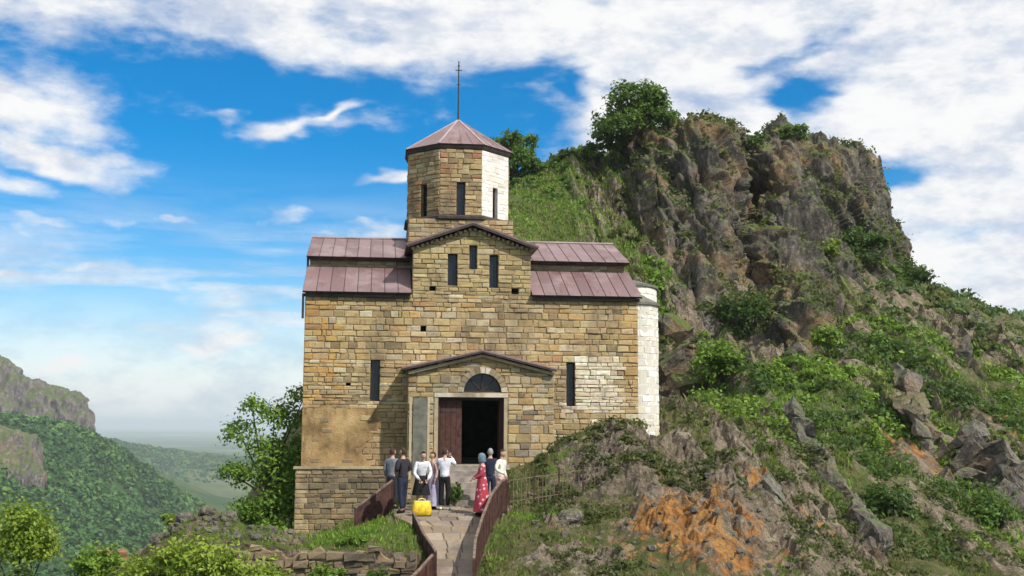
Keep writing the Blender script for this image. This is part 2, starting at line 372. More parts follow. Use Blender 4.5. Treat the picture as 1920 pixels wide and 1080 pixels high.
# ================================================================== TERRAIN
# spot heights of the hill (x, y, z in metres; church terrace at z = 0)
HILL= [[-1.26,28.3,-1.28],[-1.33,29.8,-0.82],[-1.52,31.5,-0.29],[-1.9,33.2,0.02],[-3.03,32.6,-0.1],[-0.69,32.4,-0.17],[-3.63,31.5,-0.26],[-4.54,32.0,-0.51],[-5.86,33.0,-0.75],[-4.35,34.5,-0.78],[-5.83,36.5,-1.0],[-8.28,30.5,-0.26],[-7.05,30.5,-0.26],[-9.13,29.8,-0.8],[-5.64,30.3,-0.61],[-4.19,29.6,-0.61],[-2.72,29.4,-0.66],[0.62,33.0,-0.14],[0.03,34.3,0.06],[2.7,35.0,0.42],[2.81,36.3,2.01],[1.51,36.5,1.54],[4.72,37.2,1.74],[3.76,37.6,2.17],[2.99,34.7,0.82],[3.63,33.5,0.13],[1.48,32.3,-0.37],[0.56,29.5,-1.04],[1.87,29.5,-1.03],[3.39,31.3,-0.55],[5.45,35.5,0.8],[4.82,31.5,-0.42],[6.32,32.0,-0.46],[6.94,35.0,0.28],[6.53,29.8,-1.3],[3.78,29.0,-1.22],[6.01,38.0,1.36],[7.4,43.0,2.2],[9.98,41.0,0.57],[8.72,36.0,-0.8],[11.48,40.0,-1.14],[12.23,37.0,-2.16],[9.72,34.0,-1.81],[16.56,44.0,-1.47],[16.78,40.0,-2.51],[21.1,50.0,-0.88],[10.21,49.0,2.4],[12.96,53.0,2.66],[14.45,50.0,1.31],[17.7,53.0,1.26],[21.24,56.0,1.71],[24.17,57.0,1.2],[10.64,60.0,4.84],[14.97,61.0,4.9],[20.05,64.0,4.76],[25.93,68.0,4.93],[32.71,75.0,5.9],[21.29,73.0,7.74],[26.99,80.0,8.83],[31.39,82.0,8.45],[37.66,88.0,8.31],[31.83,94.0,13.19],[35.84,98.0,12.77],[42.68,105.0,12.47],[49.57,112.0,12.25],[59.67,115.0,9.93],[36.62,108.0,16.3],[43.03,112.0,14.78],[23.09,84.0,13.17],[8.9,66.0,2.6],[8.4,58,1.6],[16.53,74.0,7.79],[-0.02,70.0,13.87],[2.08,76.0,16.82],[6.33,86.0,20.56],[3.79,92.0,23.34],[-0.04,90.0,21.37],[7.53,82.0,16.65],[4.62,72.0,14.22],[-3.7,80.0,15.49],[-7.15,78.0,11.89],[-12.04,74.0,4.95],[-13.99,68.0,-0.75],[-6.5,39,-0.9],[-6.4,44,-1],[-5,50,0],[5.6,41,2],[5.8,46,2.6],[0,52,3.5],[0,40,0.6],[3,40,1.2],[-3,40,0.2],[0,35.5,0.35],[-1,36.7,0.75],[0,0,0.72],[-1,8,0.3],[-1.2,15,-1.0],[-1.2,22,-2.2],[-8,22,-3.3],[-8,10,-2],[8,10,-1.5],[7,20,-3.4],[-15,24,-6.5],[-13,31,-5],[-13,38,-6.5],[-12,46,-6],[-14,56,-7],[-24,30,-16],[-24,45,-17],[-22,60,-16],[-26,12,-12],[-45,20,-35],[-45,50,-38],[-45,90,-40],[-20,90,-8],[20,24,-6],[30,30,-8],[45,45,-12],[40,20,-14],[60,60,-14],[70,100,0],[85,140,-12],[40,150,4],[10,140,10],[-20,140,-15],[-45,140,-40],[30,-10,-5],[-20,-10,-6],[0,-15,0.9]]
FARL= [[-390.0,900.0,4.0],[-357.0,900.0,0.0],[-335.0,930.0,-4.0],[-315.0,960.0,-21.0],[-295.0,1000.0,-46.0],[-279.0,1060.0,-75.0],[-264.0,1120.0,-98.0],[-328.0,760.0,-20.0],[-309.0,800.0,-24.0],[-289.0,850.0,-43.0],[-267.0,880.0,-62.0],[-275.0,640.0,-36.0],[-261.0,680.0,-47.0],[-244.0,720.0,-63.0],[-220.0,800.0,-77.0],[-229.0,600.0,-63.0],[-450.0,900.0,0.0],[-298.0,600.0,-26.0],[-501.0,1000.0,18.0]]
MID= [[-870.0,2300.0,-2.0],[-786.0,2300.0,-24.0],[-739.0,2350.0,-41.0],[-679.0,2400.0,-56.0],[-616.0,2450.0,-62.0],[-549.0,2500.0,-63.0],[-419.0,2600.0,-58.0],[-652.0,2050.0,-92.0],[-578.0,2050.0,-106.0],[-513.0,2050.0,-119.0],[-457.0,2050.0,-128.0],[-345.0,2150.0,-124.0]]
CRAG= [[[9.24,92.0,9.05],[8.09,93.0,14.24],[8.2,94.0,18.3],[8.75,95.0,22.48],[9.07,96.0,25.18]],[[8.1,70.0,2.71],[8.22,75.0,8.5],[8.08,80.0,15.18],[8.71,84.0,20.55],[9.24,87.0,24.41]],[[8.83,65.0,1.52],[9.25,70.0,6.82],[9.89,77.0,13.64],[10.77,82.0,19.74],[11.74,86.0,24.66]],[[10.93,67.0,2.71],[11.49,70.0,7.47],[12.55,77.0,14.01],[13.27,81.0,19.92],[14.57,85.0,24.74]],[[13.22,71.0,4.33],[13.86,75.0,8.88],[14.68,79.0,13.96],[15.7,84.0,20.19],[16.92,88.0,24.87]],[[15.66,79.0,5.13],[16.68,85.0,9.6],[17.38,90.5,15.5],[18.43,96.0,21.2],[19.93,98.0,25.2]],[[15.82,71.0,5.63],[16.79,75.0,9.58],[17.4,79.0,13.97],[19.27,87.0,20.02],[21.35,94.0,26.43]],[[17.56,69.0,5.55],[18.33,73.0,9.06],[19.67,78.0,13.11],[22.01,86.0,19.03],[24.14,93.0,25.57]],[[22.09,77.0,7.33],[23.25,82.0,11.41],[24.28,86.0,15.03],[25.43,89.0,19.21],[26.9,93.0,24.9]],[[26.36,85.0,9.41],[27.39,88.0,12.89],[27.76,90.0,15.63],[28.61,93.0,19.1],[30.0,97.0,24.9]],[[30.33,91.0,10.76],[31.54,95.0,13.96],[32.15,98.0,16.37],[33.2,101.0,19.2],[33.4,105.0,23.6]],[[36.05,104.0,11.01],[36.09,108.0,15.3],[36.99,112.0,17.85],[37.17,114.0,19.71],[37.11,116.0,22.71]]]
C1= [[[-457.5,940.0,-0.0],[-468.9,960.0,25.8],[-485.5,990.0,57.9]],[[-419.0,930.0,-1.9],[-429.6,950.0,25.7],[-444.9,980.0,54.9]],[[-402.2,930.0,-1.8],[-412.3,950.0,23.7],[-422.5,975.0,51.6]],[[-389.6,940.0,-1.8],[-396.8,955.0,17.4],[-404.0,975.0,37.6]],[[-370.1,945.0,-5.9],[-377.0,960.0,13.3],[-384.8,980.0,30.3]],[[-350.6,950.0,-8.0],[-356.9,965.0,9.2],[-363.8,985.0,24.8]],[[-348.2,965.0,-10.3],[-355.3,980.0,7.1],[-365.1,1000.0,22.0]],[[-356.7,1010.0,-10.8],[-367.7,1030.0,5.1],[-379.3,1050.0,19.2]]]
C2= [[[-338.2,700.0,-39.9],[-347.0,715.0,-15.4],[-355.3,730.0,0.5]],[[-313.4,700.0,-35.1],[-321.3,715.0,-15.3],[-328.8,730.0,-2.0]],[[-303.1,705.0,-32.2],[-310.5,720.0,-17.0],[-317.7,735.0,-3.3]],[[-294.2,710.0,-31.8],[-299.9,722.0,-18.6],[-307.3,738.0,-4.2]],[[-285.7,715.0,-31.0],[-291.1,727.0,-20.3],[-298.3,742.0,-9.8]],[[-290.1,740.0,-30.5],[-296.2,750.0,-22.0],[-304.0,765.0,-12.9]]]
CH = Vector((-1.31, 38.0, 0.0)); CYAW = R(6.5)
ccos, csin = math.cos(CYAW), math.sin(CYAW)
def to_church(x, y):
    return (x - CH.x) * ccos + (y - CH.y) * csin, -(x - CH.x) * csin + (y - CH.y) * ccos
def from_church(x, y, z=0.0):
    return Vector((CH.x + x * ccos - y * csin, CH.y + x * csin + y * ccos, z))
PATH = [(18.0, -1.55, -.65, -2.15), (24.0, -1.75, -.8, -2.05), (27.2, -1.78, -.86, -1.62), (28.5, -1.74, -.9, -1.27), (30.0, -2.05, -.78, -.78), (31.5, -2.5, -.57, -.28), (32.3, -3.15, -.36, -.08), (33.3, -3.3, -.12, .02), (35.2, -3.1, .1, .06)]
_py = [p[0] for p in PATH]
def path_at(y): return np.interp(y, _py, [p[1] for p in PATH]), np.interp(y, _py, [p[2] for p in PATH]), np.interp(y, _py, [p[3] for p in PATH])
hill_fn = tps_fit(HILL, .02)
def ss(x, a, b):
    t = np.clip((x - a) / (b - a), 0, 1); return t * t * (3 - 2 * t)
def blobs(x, y, lst):
    o = np.zeros(np.shape(x))
    for cx, cy, rx, ry, w in lst: o = np.maximum(o, w * np.exp(-(((x - cx) / rx) ** 2 + ((y - cy) / ry) ** 2)))
    return o
ROCKB = [(3.0, 35.6, 2.0, 1.6, .85), (4.6, 36.4, 1.8, 1.4, .9), (2.6, 34.2, 1.8, .9, .6), (1.4, 32.2, .8, .7, .7), (4.9, 31.8, 2.4, 2.2, 1.0), (1.6, 29.4, 2.0, 1.3, .8), (6.0, 33.8, 1.8, 2.0, .8),
         (8.4, 37.5, 1.6, 3.5, .75), (8.0, 33.0, 1.8, 2.5, .75), (11.0, 39, 2.0, 2.5, .5), (16.5, 74, 4, 6, .7), (10, 66, 3.5, 6, .8), (33, 80, 7, 8, .5), (19.5, 63, 3.0, 3, .6), (22, 52, 4, 5, .55), (-8, 30.3, 1.6, 1.0, .55), (-5.8, 30.0, 1.5, .6, .5), (17.0, 50.5, 1.8, 2.2, .75), (9.3, 36.4, 1.0, 1.2, .8), (17.5, 44, 2.6, 2.6, .35), (6.5, 80, 1.6, 6, .6), (45, 104, 8, 5, .45)]
ORGB = [(4.4, 32.6, 1.5, .9, .75), (6.3, 30.6, 1.2, 1.4, .7), (4.6, 31.6, 2.1, 1.7, .9), (3.9, 30.2, 1.4, 1.3, .9), (5.4, 33.4, .8, .8, .7), (7.7, 36.6, .7, 1.2, .85), (9.3, 36.4, .7, 1.0, .85), (17.0, 51.0, 1.6, 2.4, .95), (24.5, 58, 1.2, 2, .7), (1.5, 31.6, .5, .4, .3), (5.2, 29.6, 1.6, 1.0, .9)]
LUSHB = [(.7, 32.9, 1.2, .7, 1.0), (-3.7, 31.4, 1.2, 1.0, 1.0), (-5, 30.4, 2.5, .9, .9), (7.0, 30.6, .7, 1.2, .8), (1.6, 35.9, .8, .5, .8), (-6.2, 35, 2, 2.5, .8), (2, 80, 4, 12, .4), (5, 75, 3, 8, .3), (28, 86, 6, 8, .9), (36, 94, 8, 5, .8), (12, 57, 4, 5, .9), (-1.9, 34.6, 1.1, .9, .7), (15, 47, 3, 4, .5), (5.2, 37.2, 1.4, .5, .5), (10, 34.0, 1.2, 2, .5)]
def rib(x, y):
    # beds of rock that run down the slope towards the viewer
    q = np.stack([(x + .14 * y) * .55, y * .075, 0 * x + 2.7], -1); q = q + .25 * pnoise(q * 1.7 + 3)[..., None]
    return fbm(q, 4, .52, True) - .55
def rib_mask(x, y): return ss(x, 1.5, 5.5) * ss(y, 27, 30) * ss(y, 115, 90) * (1 - ss(x, 4, 1) * ss(y, 34, 37))
def hill_attr(x, y):
    r_ = blobs(x, y, ROCKB); rb = rib(x, y) * rib_mask(x, y)
    r_ = np.clip(r_ + (.75 - .22 * ss(y, 38, 46)) * ss(rb, .22 + .16 * ss(y, 38, 46), .78), 0, 1.1); r_ = np.maximum(r_, .52 * rib_mask(x, y) * ss(y, 40, 35))
    return r_, blobs(x, y, ORGB), blobs(x, y, LUSHB)
_cell = np.random.RandomState(99).uniform(0, 1, (256, 7))
def facets(p):
    """angular blocks: each cell of a 3-D Voronoi pattern is a plane with its own tilt and height"""
    sh = p.shape[:-1]; p = p.reshape(-1, 3); i0 = np.floor(p).astype(np.int64); best = np.full(len(p), 1e9); val = np.zeros(len(p))
    for a in (-1, 0, 1):
        for b in (-1, 0, 1):
            for c in (-1, 0, 1):
                k = i0 + np.array([a, b, c]); h = _perm[_perm[_perm[k[:, 0] & 255] + (k[:, 1] & 255)] + (k[:, 2] & 255)]; r = _cell[h]
                d = p - (k + r[:, :3]); d2 = (d * d).sum(1); m = d2 < best; best = np.where(m, d2, best)
                val = np.where(m, (d * (r[:, 3:6] - .5)).sum(1) * 1.8 + (r[:, 6] - .5) * .8, val)
    return val.reshape(sh)
def hill_z(x, y, detail=True):
    x = np.asarray(x, float); y = np.asarray(y, float)
    z = hill_fn(x, y)
    edge = np.maximum(ss(np.abs(x - 25), 70, 92), np.maximum(ss(y, 135, 185), ss(-y, 10, 30)))
    z = z * (1 - edge) - 75 * edge
    if detail:
        rk = blobs(x, y, ROCKB)
        far = ss(y, 45, 75)
        p3 = np.stack([x * .9 + .5 * z, y * .9, z * .9 - .55 * x], -1)
        rough = fbm(p3 * .55, 5, .52, True) - .7
        near = ss(y, 16, 24) * ss(y, 200, 150)
        z = z + near * (rk * (.42 + .9 * far) * rough + (.05 + .35 * far) * fbm(np.stack([x * .8, y * .8, 0 * x], -1) / (1 + far * 1.5)[..., None], 5) )
        z = z + near * (rk + .5 * rib_mask(x, y)) * .12 * fbm(np.stack([x * 2.6, y * 2.6, z * 2.6], -1), 4, .6, True)
        # gullies running down the slope on the right
        z = z + rib_mask(x, y) * rib(x, y) * (.42 + .55 * ss(y, 36, 60))
        m_ = rk * .9 + .55 * rib_mask(x, y); w_ = (m_ > .12) & (y > 25) & (y < 50)
        if np.any(w_):
            pf = np.stack([x[w_] + .14 * y[w_], y[w_] * .6, z[w_] - .4 * x[w_]], -1); z = np.array(z); z[w_] += np.minimum(m_[w_], 1) * (.22 * facets(pf * 1.0) + .12 * facets(pf * 2.3 + 5))
    cx, cy = to_church(x, y)
    inside = ss(cx, -5.6, -5.2) * ss(cx, 5.7, 5.2) * ss(cy, .1, .5) * ss(cy, 9.4, 8.9)
    z = np.where(inside > 0, z * (1 - inside) + inside * np.minimum(z, .85), z)
    st = ss(cx, -2.15, -1.9) * ss(cx, 2.7, 2.3) * ss(cy, -1.3, -1.05) * ss(cy, .5, .1)
    z = z * (1 - st) + st * np.minimum(z, .9)
    st = ss(cx, -1.5, -1.1) * ss(cx, 1.2, .8) * ss(cy, -4.0, -3.4) * ss(cy, -.6, -.9)
    z = z * (1 - st) + st * np.minimum(z, np.clip((cy + 3.35) / 2.3 * 1.1 - .28, -.25, .9))
    # the low walled terrace beside the church
    tr = ss(cx, -5.75, -5.35) * ss(cx, -2.0, -2.3) * ss(cy, -.35, -.15)
    xl, xr, zp = path_at(y)
    m = ss(x, xl - .35, xl + .02) * ss(x, xr + .35, xr - .02) * ss(y, 17, 19) * ss(y, 35.4, 35.0)
    z = z * (1 - m) + m * (zp - .09)
    wl = ss(x, -11.2, -10.2) * ss(x, -1.95, -2.25) * ss(y, 29.42, 29.25) * ss(y, 24, 26)
    z = z * (1 - wl) + wl * np.minimum(z, -2.2)
    return z
def axis(segs):
    o = []
    for a, b, st in segs: o += list(np.arange(a, b, st))
    return np.array(o + [segs[-1][1]])
def gridmesh(xs, ys, zf):
    X, Y = np.meshgrid(xs, ys); Z = zf(X, Y); nx, ny = len(xs), len(ys)
    V = np.stack([X, Y, Z], -1).reshape(-1, 3)
    i = np.arange(nx * ny).reshape(ny, nx)
    F = np.stack([i[:-1, :-1], i[:-1, 1:], i[1:, 1:], i[1:, :-1]], -1).reshape(-1, 4)
    return V, F
xs = axis([(-67, -20, 3.0), (-20, -11, .6), (-11, 11, .1), (11, 40, .35), (40, 70, 1.2), (70, 117, 4)])
ys = axis([(-30, 16, 3.0), (16, 26.5, .6), (26.5, 38, .1), (38, 62, .3), (62, 115, .55), (115, 185, 4)])
V, F = gridmesh(xs, ys, hill_z)
ra, oa, la = hill_attr(V[:, 0], V[:, 1])
hill = link('hill', new_mesh('hill', V, F, [M_HILL], {'rock': ('FLOAT', ra), 'orange': ('FLOAT', oa), 'lush': ('FLOAT', la)}, False))
tag(hill, 'grassy rocky hill carrying the church', None, None, 'structure')

# ---- wide land: valley, far slopes, plain out to the horizon
FLAT = [(-60, 250, -88), (-90, 450, -86), (-150, 520, -78), (-130, 700, -98), (-120, 900, -108), (-170, 1200, -118), (-240, 1500, -126), (-330, 1750, -132), (0, 400, -92), (60, 900, -80), (200, 500, -60), (200, 1300, -70), (150, 0, -80), (0, -300, -80), (-150, 100, -90), (-400, 200, -20), (-520, 500, 8), (-700, 900, 40), (-700, 1500, 20), (-520, 1300, -30), (-420, 1600, -90), (-620, 1900, -60), (-900, 1900, 20), (-300, 2300, -118), (-150, 2000, -122), (100, 2300, -90), (-1200, 2600, 10), (-700, 3000, -85), (-300, 3000, -90), (0, 3000, -95), (500, 2500, -70), (-1500, 3600, -80), (0, 4500, -100), (1500, 4000, -90), (25, 60, -85), (80, 120, -85), (-40, 120, -85)]
MID = [(x, y, z - 24) for x, y, z in MID]
wide_fn = tps_fit(FARL + MID + FLAT, 5.0)
def wide_z(x, y):
    z = wide_fn(np.clip(x, -1500, 1500), np.clip(y, -400, 4200))
    f = np.maximum(ss(y, 2800, 4200), ss(np.abs(x), 1200, 3000))
    z = z * (1 - f) + f * -104
    near = ss(y, 300, 700) * (1 - f)
    p = np.stack([x, y, 0 * x], -1)
    z = z + near * (6 * fbm(p / 110.0, 4) + 2.0 * fbm(p / 28.0, 3))
    z = z + ss(y, 4500, 9000) * (38 * np.maximum(0, fbm(np.stack([x / 2600.0, y / 1700.0, 0 * x], -1), 4) + .05))
    z = z + ss(y, 1900, 2300) * ss(y, 3200, 2700) * 4 * fbm(p / 200., 4, .55, True)
    inner = ss(np.abs(x - 25), 160, 95) * ss(np.abs(y - 78), 180, 112)
    return z * (1 - inner) + inner * np.minimum(z, -82)
xs = axis([(-24000, -2400, 1200), (-2400, -960, 60), (-960, -100, 9), (-100, 600, 50), (600, 3000, 300), (3000, 24000, 1500)])
ys = axis([(-4000, 0, 400), (0, 500, 40), (500, 1250, 9), (1250, 2800, 20), (2800, 6000, 160), (6000, 30000, 700)])
V, F = gridmesh(xs, ys, wide_z)
land = link('valley', new_mesh('valley', V, F, [M_VALLEY], {}, True))
tag(land, 'wide green valley and hazy plain reaching the horizon', None, None, 'structure')

# ---- rock sheets: a net of columns (bottom -> rim), carried on over the top and down behind
def catmull(P, t):
    P = np.asarray(P, float); n = len(P); k = np.clip(np.floor(t).astype(int), 0, n - 2); f = (t - k)[:, None, None]
    g = lambda i: P[np.clip(i, 0, n - 1)]
    a, b, c, d = g(k - 1), g(k), g(k + 1), g(k + 2)
    return .5 * (2 * b + (c - a) * f + (2 * a - 5 * b + 4 * c - d) * f ** 2 + (3 * b - a - 3 * c + d) * f ** 3)
def rock_sheet(net, back, nu, nv, amp, freq, dip, seed, strata=.2, bottom=4.0, slab=1.0):
    net = np.array(net, float)                      # cols, rows, 3
    r0 = net[:, :1].copy(); r0[..., 2] -= bottom; r0[..., 1] -= bottom * .1
    rows = [r0, net]
    for dyb, dzb in back:
        b = net[:, -1:].copy(); b[..., 1] += dyb; b[..., 0] += dyb * net[:, -1:, 0] / net[:, -1:, 1]; b[..., 2] += dzb; rows.append(b)
    net = np.concatenate(rows, 1)
    nc, nr = net.shape[:2]
    def even(Q, n):                                  # equal steps along the sheet
        t = np.linspace(0, len(Q) - 1, 1200); S = catmull(Q, t); L = np.linalg.norm(np.diff(S, axis=0), axis=-1); L = (L.mean(1) + L.max(1)) / 2
        c = np.r_[0, np.cumsum(L)]; return catmull(Q, np.interp(np.linspace(0, c[-1], n), c, t))
    A = even(net, nu)                                # nu, nr, 3
    B = even(A.transpose(1, 0, 2), nv).transpose(1, 0, 2)
    du = np.gradient(B, axis=0); dv = np.gradient(B, axis=1); N = np.cross(du, dv); N /= np.linalg.norm(N, axis=-1, keepdims=True) + 1e-9
    c, s_ = math.cos(dip), math.sin(dip); x, y, z = B[..., 0], B[..., 1], B[..., 2]
    ac = x * c + z * s_; al = -x * s_ + z * c
    q = np.stack([ac * freq, y * freq * .8, al * freq * strata * slab], -1) + seed
    q = q + .35 * np.stack([pnoise(q * .7 + 5), pnoise(q * .7 + 9), pnoise(q * .7 + 13)], -1)
    h = fbm(q, 5, .46, True) - .75
    ql = np.stack([ac * freq * .42, y * freq * .3, al * freq * .07], -1) + seed * 3; big = fbm(ql, 3, .5, True) - .6
    qc = np.stack([ac * freq * .9, y * freq * .5, al * freq * .10], -1) + seed * 5; qc = qc + .25 * pnoise(qc * 2.1)[..., None]
    crk = np.exp(-(pnoise(qc) / .10) ** 2) + .5 * np.exp(-(pnoise(qc * 2.3 + 4) / .16) ** 2)
    h2 = fbm(np.stack([x, y, z], -1) * freq * 1.6 + seed, 4, .5, True) - .8
    blk = fbm(np.stack([ac * freq * 1.5, y * freq, al * freq * .55], -1) + seed * 2, 3, .5)
    fine = fbm(np.stack([x, y, z], -1) * freq * 4.5 + seed, 3, .55, True) - .6
    sw = ac * freq * .62 + .9 * pnoise(np.stack([ac * .12, y * .12, al * .05], -1) + seed) + .15 * pnoise(np.stack([ac * .5, y * .4, al * .25], -1) + seed)
    saw = sw - np.floor(sw); saw = np.where(saw > .74, (1 - saw) / .26, saw / .74); sw2 = sw * 2.7 + 1.3 * pnoise(np.stack([ac * .3, y * .3, al * .12], -1) + 3 * seed)
    saw2 = sw2 - np.floor(sw2); saw2 = np.where(saw2 > .65, (1 - saw2) / .35, saw2 / .65)
    st_ = al * freq * .38 + .8 * pnoise(np.stack([ac * .2, y * .2, al * .2], -1) + 7 * seed); st_ = st_ - np.floor(st_); st_ = np.where(st_ > .8, (1 - st_) / .2, st_ / .8)
    if slab < 1: D = amp * (.24 * h + .10 * h2 + .9 * big - .75 * crk + .9 * (saw - .5) + .3 * (saw2 - .5) + .15 * (st_ - .5) + .05 * fine)
    else: D = amp * (.75 * h + .2 * h2 + .3 * blk + 1.0 * big - .7 * crk)
    for _ in range(2):
        E = np.pad(D, 1, mode='edge'); D = .5 * D + .125 * (E[2:, 1:-1] + E[:-2, 1:-1] + E[1:-1, 2:] + E[1:-1, :-2])
    if slab < 1:
        D = D * (.4 + .6 * np.clip((A[:, len(rows[1][0]), 2][:, None] - z) / 4.5, 0, 1))
        pw = np.stack([ac, y, al], -1); pw = pw + .25 * np.stack([pnoise(pw * .6), pnoise(pw * .6 + 9), pnoise(pw * .6 + 5)], -1)
        D = D + .75 * facets(pw * np.array([.42, .36, .15]) + seed) + .42 * facets(pw * np.array([.95, .8, .42]) + 2 * seed) + .16 * facets(pw * np.array([2.2, 2, 1.2]) + 3 * seed)
        E = np.pad(D, 1, mode='edge'); D = .5 * D + .125 * (E[2:, 1:-1] + E[:-2, 1:-1] + E[1:-1, 2:] + E[1:-1, :-2])
    B = B + N * D[..., None]
    i = np.arange(nu * nv).reshape(nu, nv)
    F = np.stack([i[:-1, :-1], i[1:, :-1], i[1:, 1:], i[:-1, 1:]], -1).reshape(-1, 4)
    return B.reshape(-1, 3), F
V, F = rock_sheet(CRAG, [(5, .6), (12, -1.5), (22, -14)], 860, 560, 1.25, .42, R(17), 3.0, .2, 4.0, .5)
crag = link('crag', new_mesh('crag', V, F, [M_CRAG], {}, False))
tag(crag, 'tall jagged grey brown crag with ochre streaks rising behind the church', 'rock', None, 'structure')
CRAGV = V.copy()
V, F = rock_sheet(C1, [(40, 2), (90, -6), (140, -40)], 260, 110, 4.5, .075, 0.0, 8.0, .12, 16)
tag(link('cliff', new_mesh('cliff', V, F, [M_FARCLIFF], {}, False)), 'long grey cliff along the top of the forested valley side', 'cliff', 'cliffs above the valley', 'structure')
V, F = rock_sheet(C2, [(22, 1), (50, -4), (80, -30)], 150, 80, 3.0, .10, 0.0, 21.0, .12, 14)
tag(link('cliff', new_mesh('cliff', V, F, [M_FARCLIFF], {}, False)), 'short columnar cliff half way down the forested valley side', 'cliff', 'cliffs above the valley', 'structure')

# ---- forest on the far slope: one mass of crowns
def icosphere(sub):
    import bmesh
    bm = bmesh.new(); bmesh.ops.create_icosphere(bm, subdivisions=sub, radius=1.0)
    v = np.array([x.co[:] for x in bm.verts]); f = np.array([[x.index for x in p.verts] for p in bm.faces]); bm.free(); return v, f
ICO1 = icosphere(1)
rng = np.random.RandomState(11)
def forest(name, label, x0, x1, y0, y1, n, smin, smax, ok):
    x = rng.uniform(x0, x1, n); y = rng.uniform(y0, y1, n); k = ok(x, y); x, y = x[k], y[k]; z = wide_z(x, y); n = len(x)
    s = rng.uniform(smin, smax, n) * rng.choice([.6, .8, 1, 1.25], n); 
    per = 18; N = n * per; j = np.repeat(np.arange(n), per); d = rng.normal(size=(N, 3)); d /= np.linalg.norm(d, axis=1)[:, None]; d[:, 2] = np.abs(d[:, 2]) * 1.1
    P_ = np.stack([x, y, z], -1)[j] + d * (s[j] * rng.uniform(.7, 1.1, N))[:, None]; nr = d + rng.normal(0, .35, (N, 3)); nr /= np.linalg.norm(nr, axis=1)[:, None]
    t = np.cross(nr, rng.normal(size=(N, 3))); t /= np.linalg.norm(t, axis=1)[:, None]; b = np.cross(nr, t); q = (s[j] * rng.uniform(.28, .5, N))[:, None]
    V = np.stack([P_ - t * q, P_ + b * q * .8, P_ + t * q, P_ - b * q * .8], 1).reshape(-1, 3); F = np.arange(4 * N).reshape(N, 4)
    r = np.clip(rng.uniform(.05, .7, n)[j] + .3 * fbm(np.stack([x, y, 0 * x], -1) / 60., 3)[j] + rng.normal(0, .12, N), 0, 1)
    o = link(name, new_mesh(name, V, F, [LM['forest']], {'rnd': ('FLOAT', np.repeat(r, 4))}, False))
    return tag(o, label, None, None, 'stuff')
forest('forest', 'dense green forest covering the far valley slope', -480, -130, 520, 1160, 13000, 2.2, 4.0, lambda x, y: (x > -470) & (wide_fn(x, y) < 8) & (x < -.2 * y + 0 * x + 20))
forest('forest', 'distant woods on the blue ridge beyond the valley', -900, -300, 1950, 2600, 3500, 4, 7, lambda x, y: wide_fn(x, y) > -112)

# ---- haze
hz = MB(); hz.box(-26000, 26000, -4500, 31000, -240, 96)
def m_haze():
    m = bpy.data.materials.new('haze_air'); m.use_nodes = True; t = NT(m.node_tree); t.n.clear()
    v = t.add('ShaderNodeVolumePrincipled'); v.inputs['Color'].default_value = (.84, .925, 1.0, 1); v.inputs['Density'].default_value = HAZE; v.inputs['Anisotropy'].default_value = .2
    o = t.add('ShaderNodeOutputMaterial'); t.put(o.inputs['Volume'], v.outputs[0]); return m
HAZE = 1.3e-4
scene.cycles.volume_bounces = 3
tag(hz.build('haze', m_haze()), 'pale blue haze in the valley air', None, None, 'stuff')

# ================================================================== CHURCH
rnd = random.Random(5)
church = thing('church', 'old ochre stone church with eight-sided drum tower and purple brown metal roofs', 'church', CH, CYAW)
def wall_cells(mb, s0, s1, z0, z1, openings, thick, Mp):
    """solid wall with real openings; Mp(s, z, d) maps, d is the depth behind the face"""
    S = sorted({s0, s1, *[min(max(o[0], s0), s1) for o in openings], *[min(max(o[1], s0), s1) for o in openings]})
    Z = sorted({z0, z1, *[min(max(o[2], z0), z1) for o in openings], *[min(max(o[3], z0), z1) for o in openings]})
    def full(i, j):
        if i < 0 or j < 0 or i >= len(S) - 1 or j >= len(Z) - 1: return False
        a, b = (S[i] + S[i + 1]) / 2, (Z[j] + Z[j + 1]) / 2
        return not any(o[0] < a < o[1] and o[2] < b < o[3] for o in openings)
    for i in range(len(S) - 1):
        for j in range(len(Z) - 1):
            if not full(i, j): continue
            a, b, c, d = S[i], S[i + 1], Z[j], Z[j + 1]
            q = lambda *p: mb.addv([Mp(*r) for r in p], [(0, 1, 2, 3)])
            q((a, c, 0), (b, c, 0), (b, d, 0), (a, d, 0)); q((b, c, thick), (a, c, thick), (a, d, thick), (b, d, thick))
            if not full(i - 1, j): q((a, c, thick), (a, c, 0), (a, d, 0), (a, d, thick))
            if not full(i + 1, j): q((b, c, 0), (b, c, thick), (b, d, thick), (b, d, 0))
            if not full(i, j - 1): q((a, c, thick), (b, c, thick), (b, c, 0), (a, c, 0))
            if not full(i, j + 1): q((a, d, 0), (b, d, 0), (b, d, thick), (a, d, thick))
def courses(z0, z1, hmin, hmax, breaks, rg):
    zs = [z0]; br = sorted([b for b in breaks if z0 < b < z1] + [z1])
    for b in br:
        L = b - zs[-1]
        if L < 1e-4: continue
        n = max(1, round(L / rg.uniform(hmin, hmax))); w = [rg.uniform(.62, 1.4) for _ in range(n)]; t = sum(w); a = zs[-1]; acc = 0
        for k in w:
            acc += k; zs.append(a + L * acc / t)
    return list(zip(zs[:-1], zs[1:]))
def lay(intervals, z0, z1, hmin, hmax, lmin, lmax, breaks, rg):
    out = []
    for a, b in courses(z0, z1, hmin, hmax, breaks, rg):
        h = b - a
        for s0, s1 in intervals((a + b) / 2):
            x = s0
            while x < s1 - 1e-3:
                L = rg.uniform(lmin, lmax) * (1 if rg.random() > .15 else .5)
                if s1 - x - L < lmin * .6: L = s1 - x
                L = min(L, s1 - x)
                out.append((x, x + L, a, b)); x += L
    return out
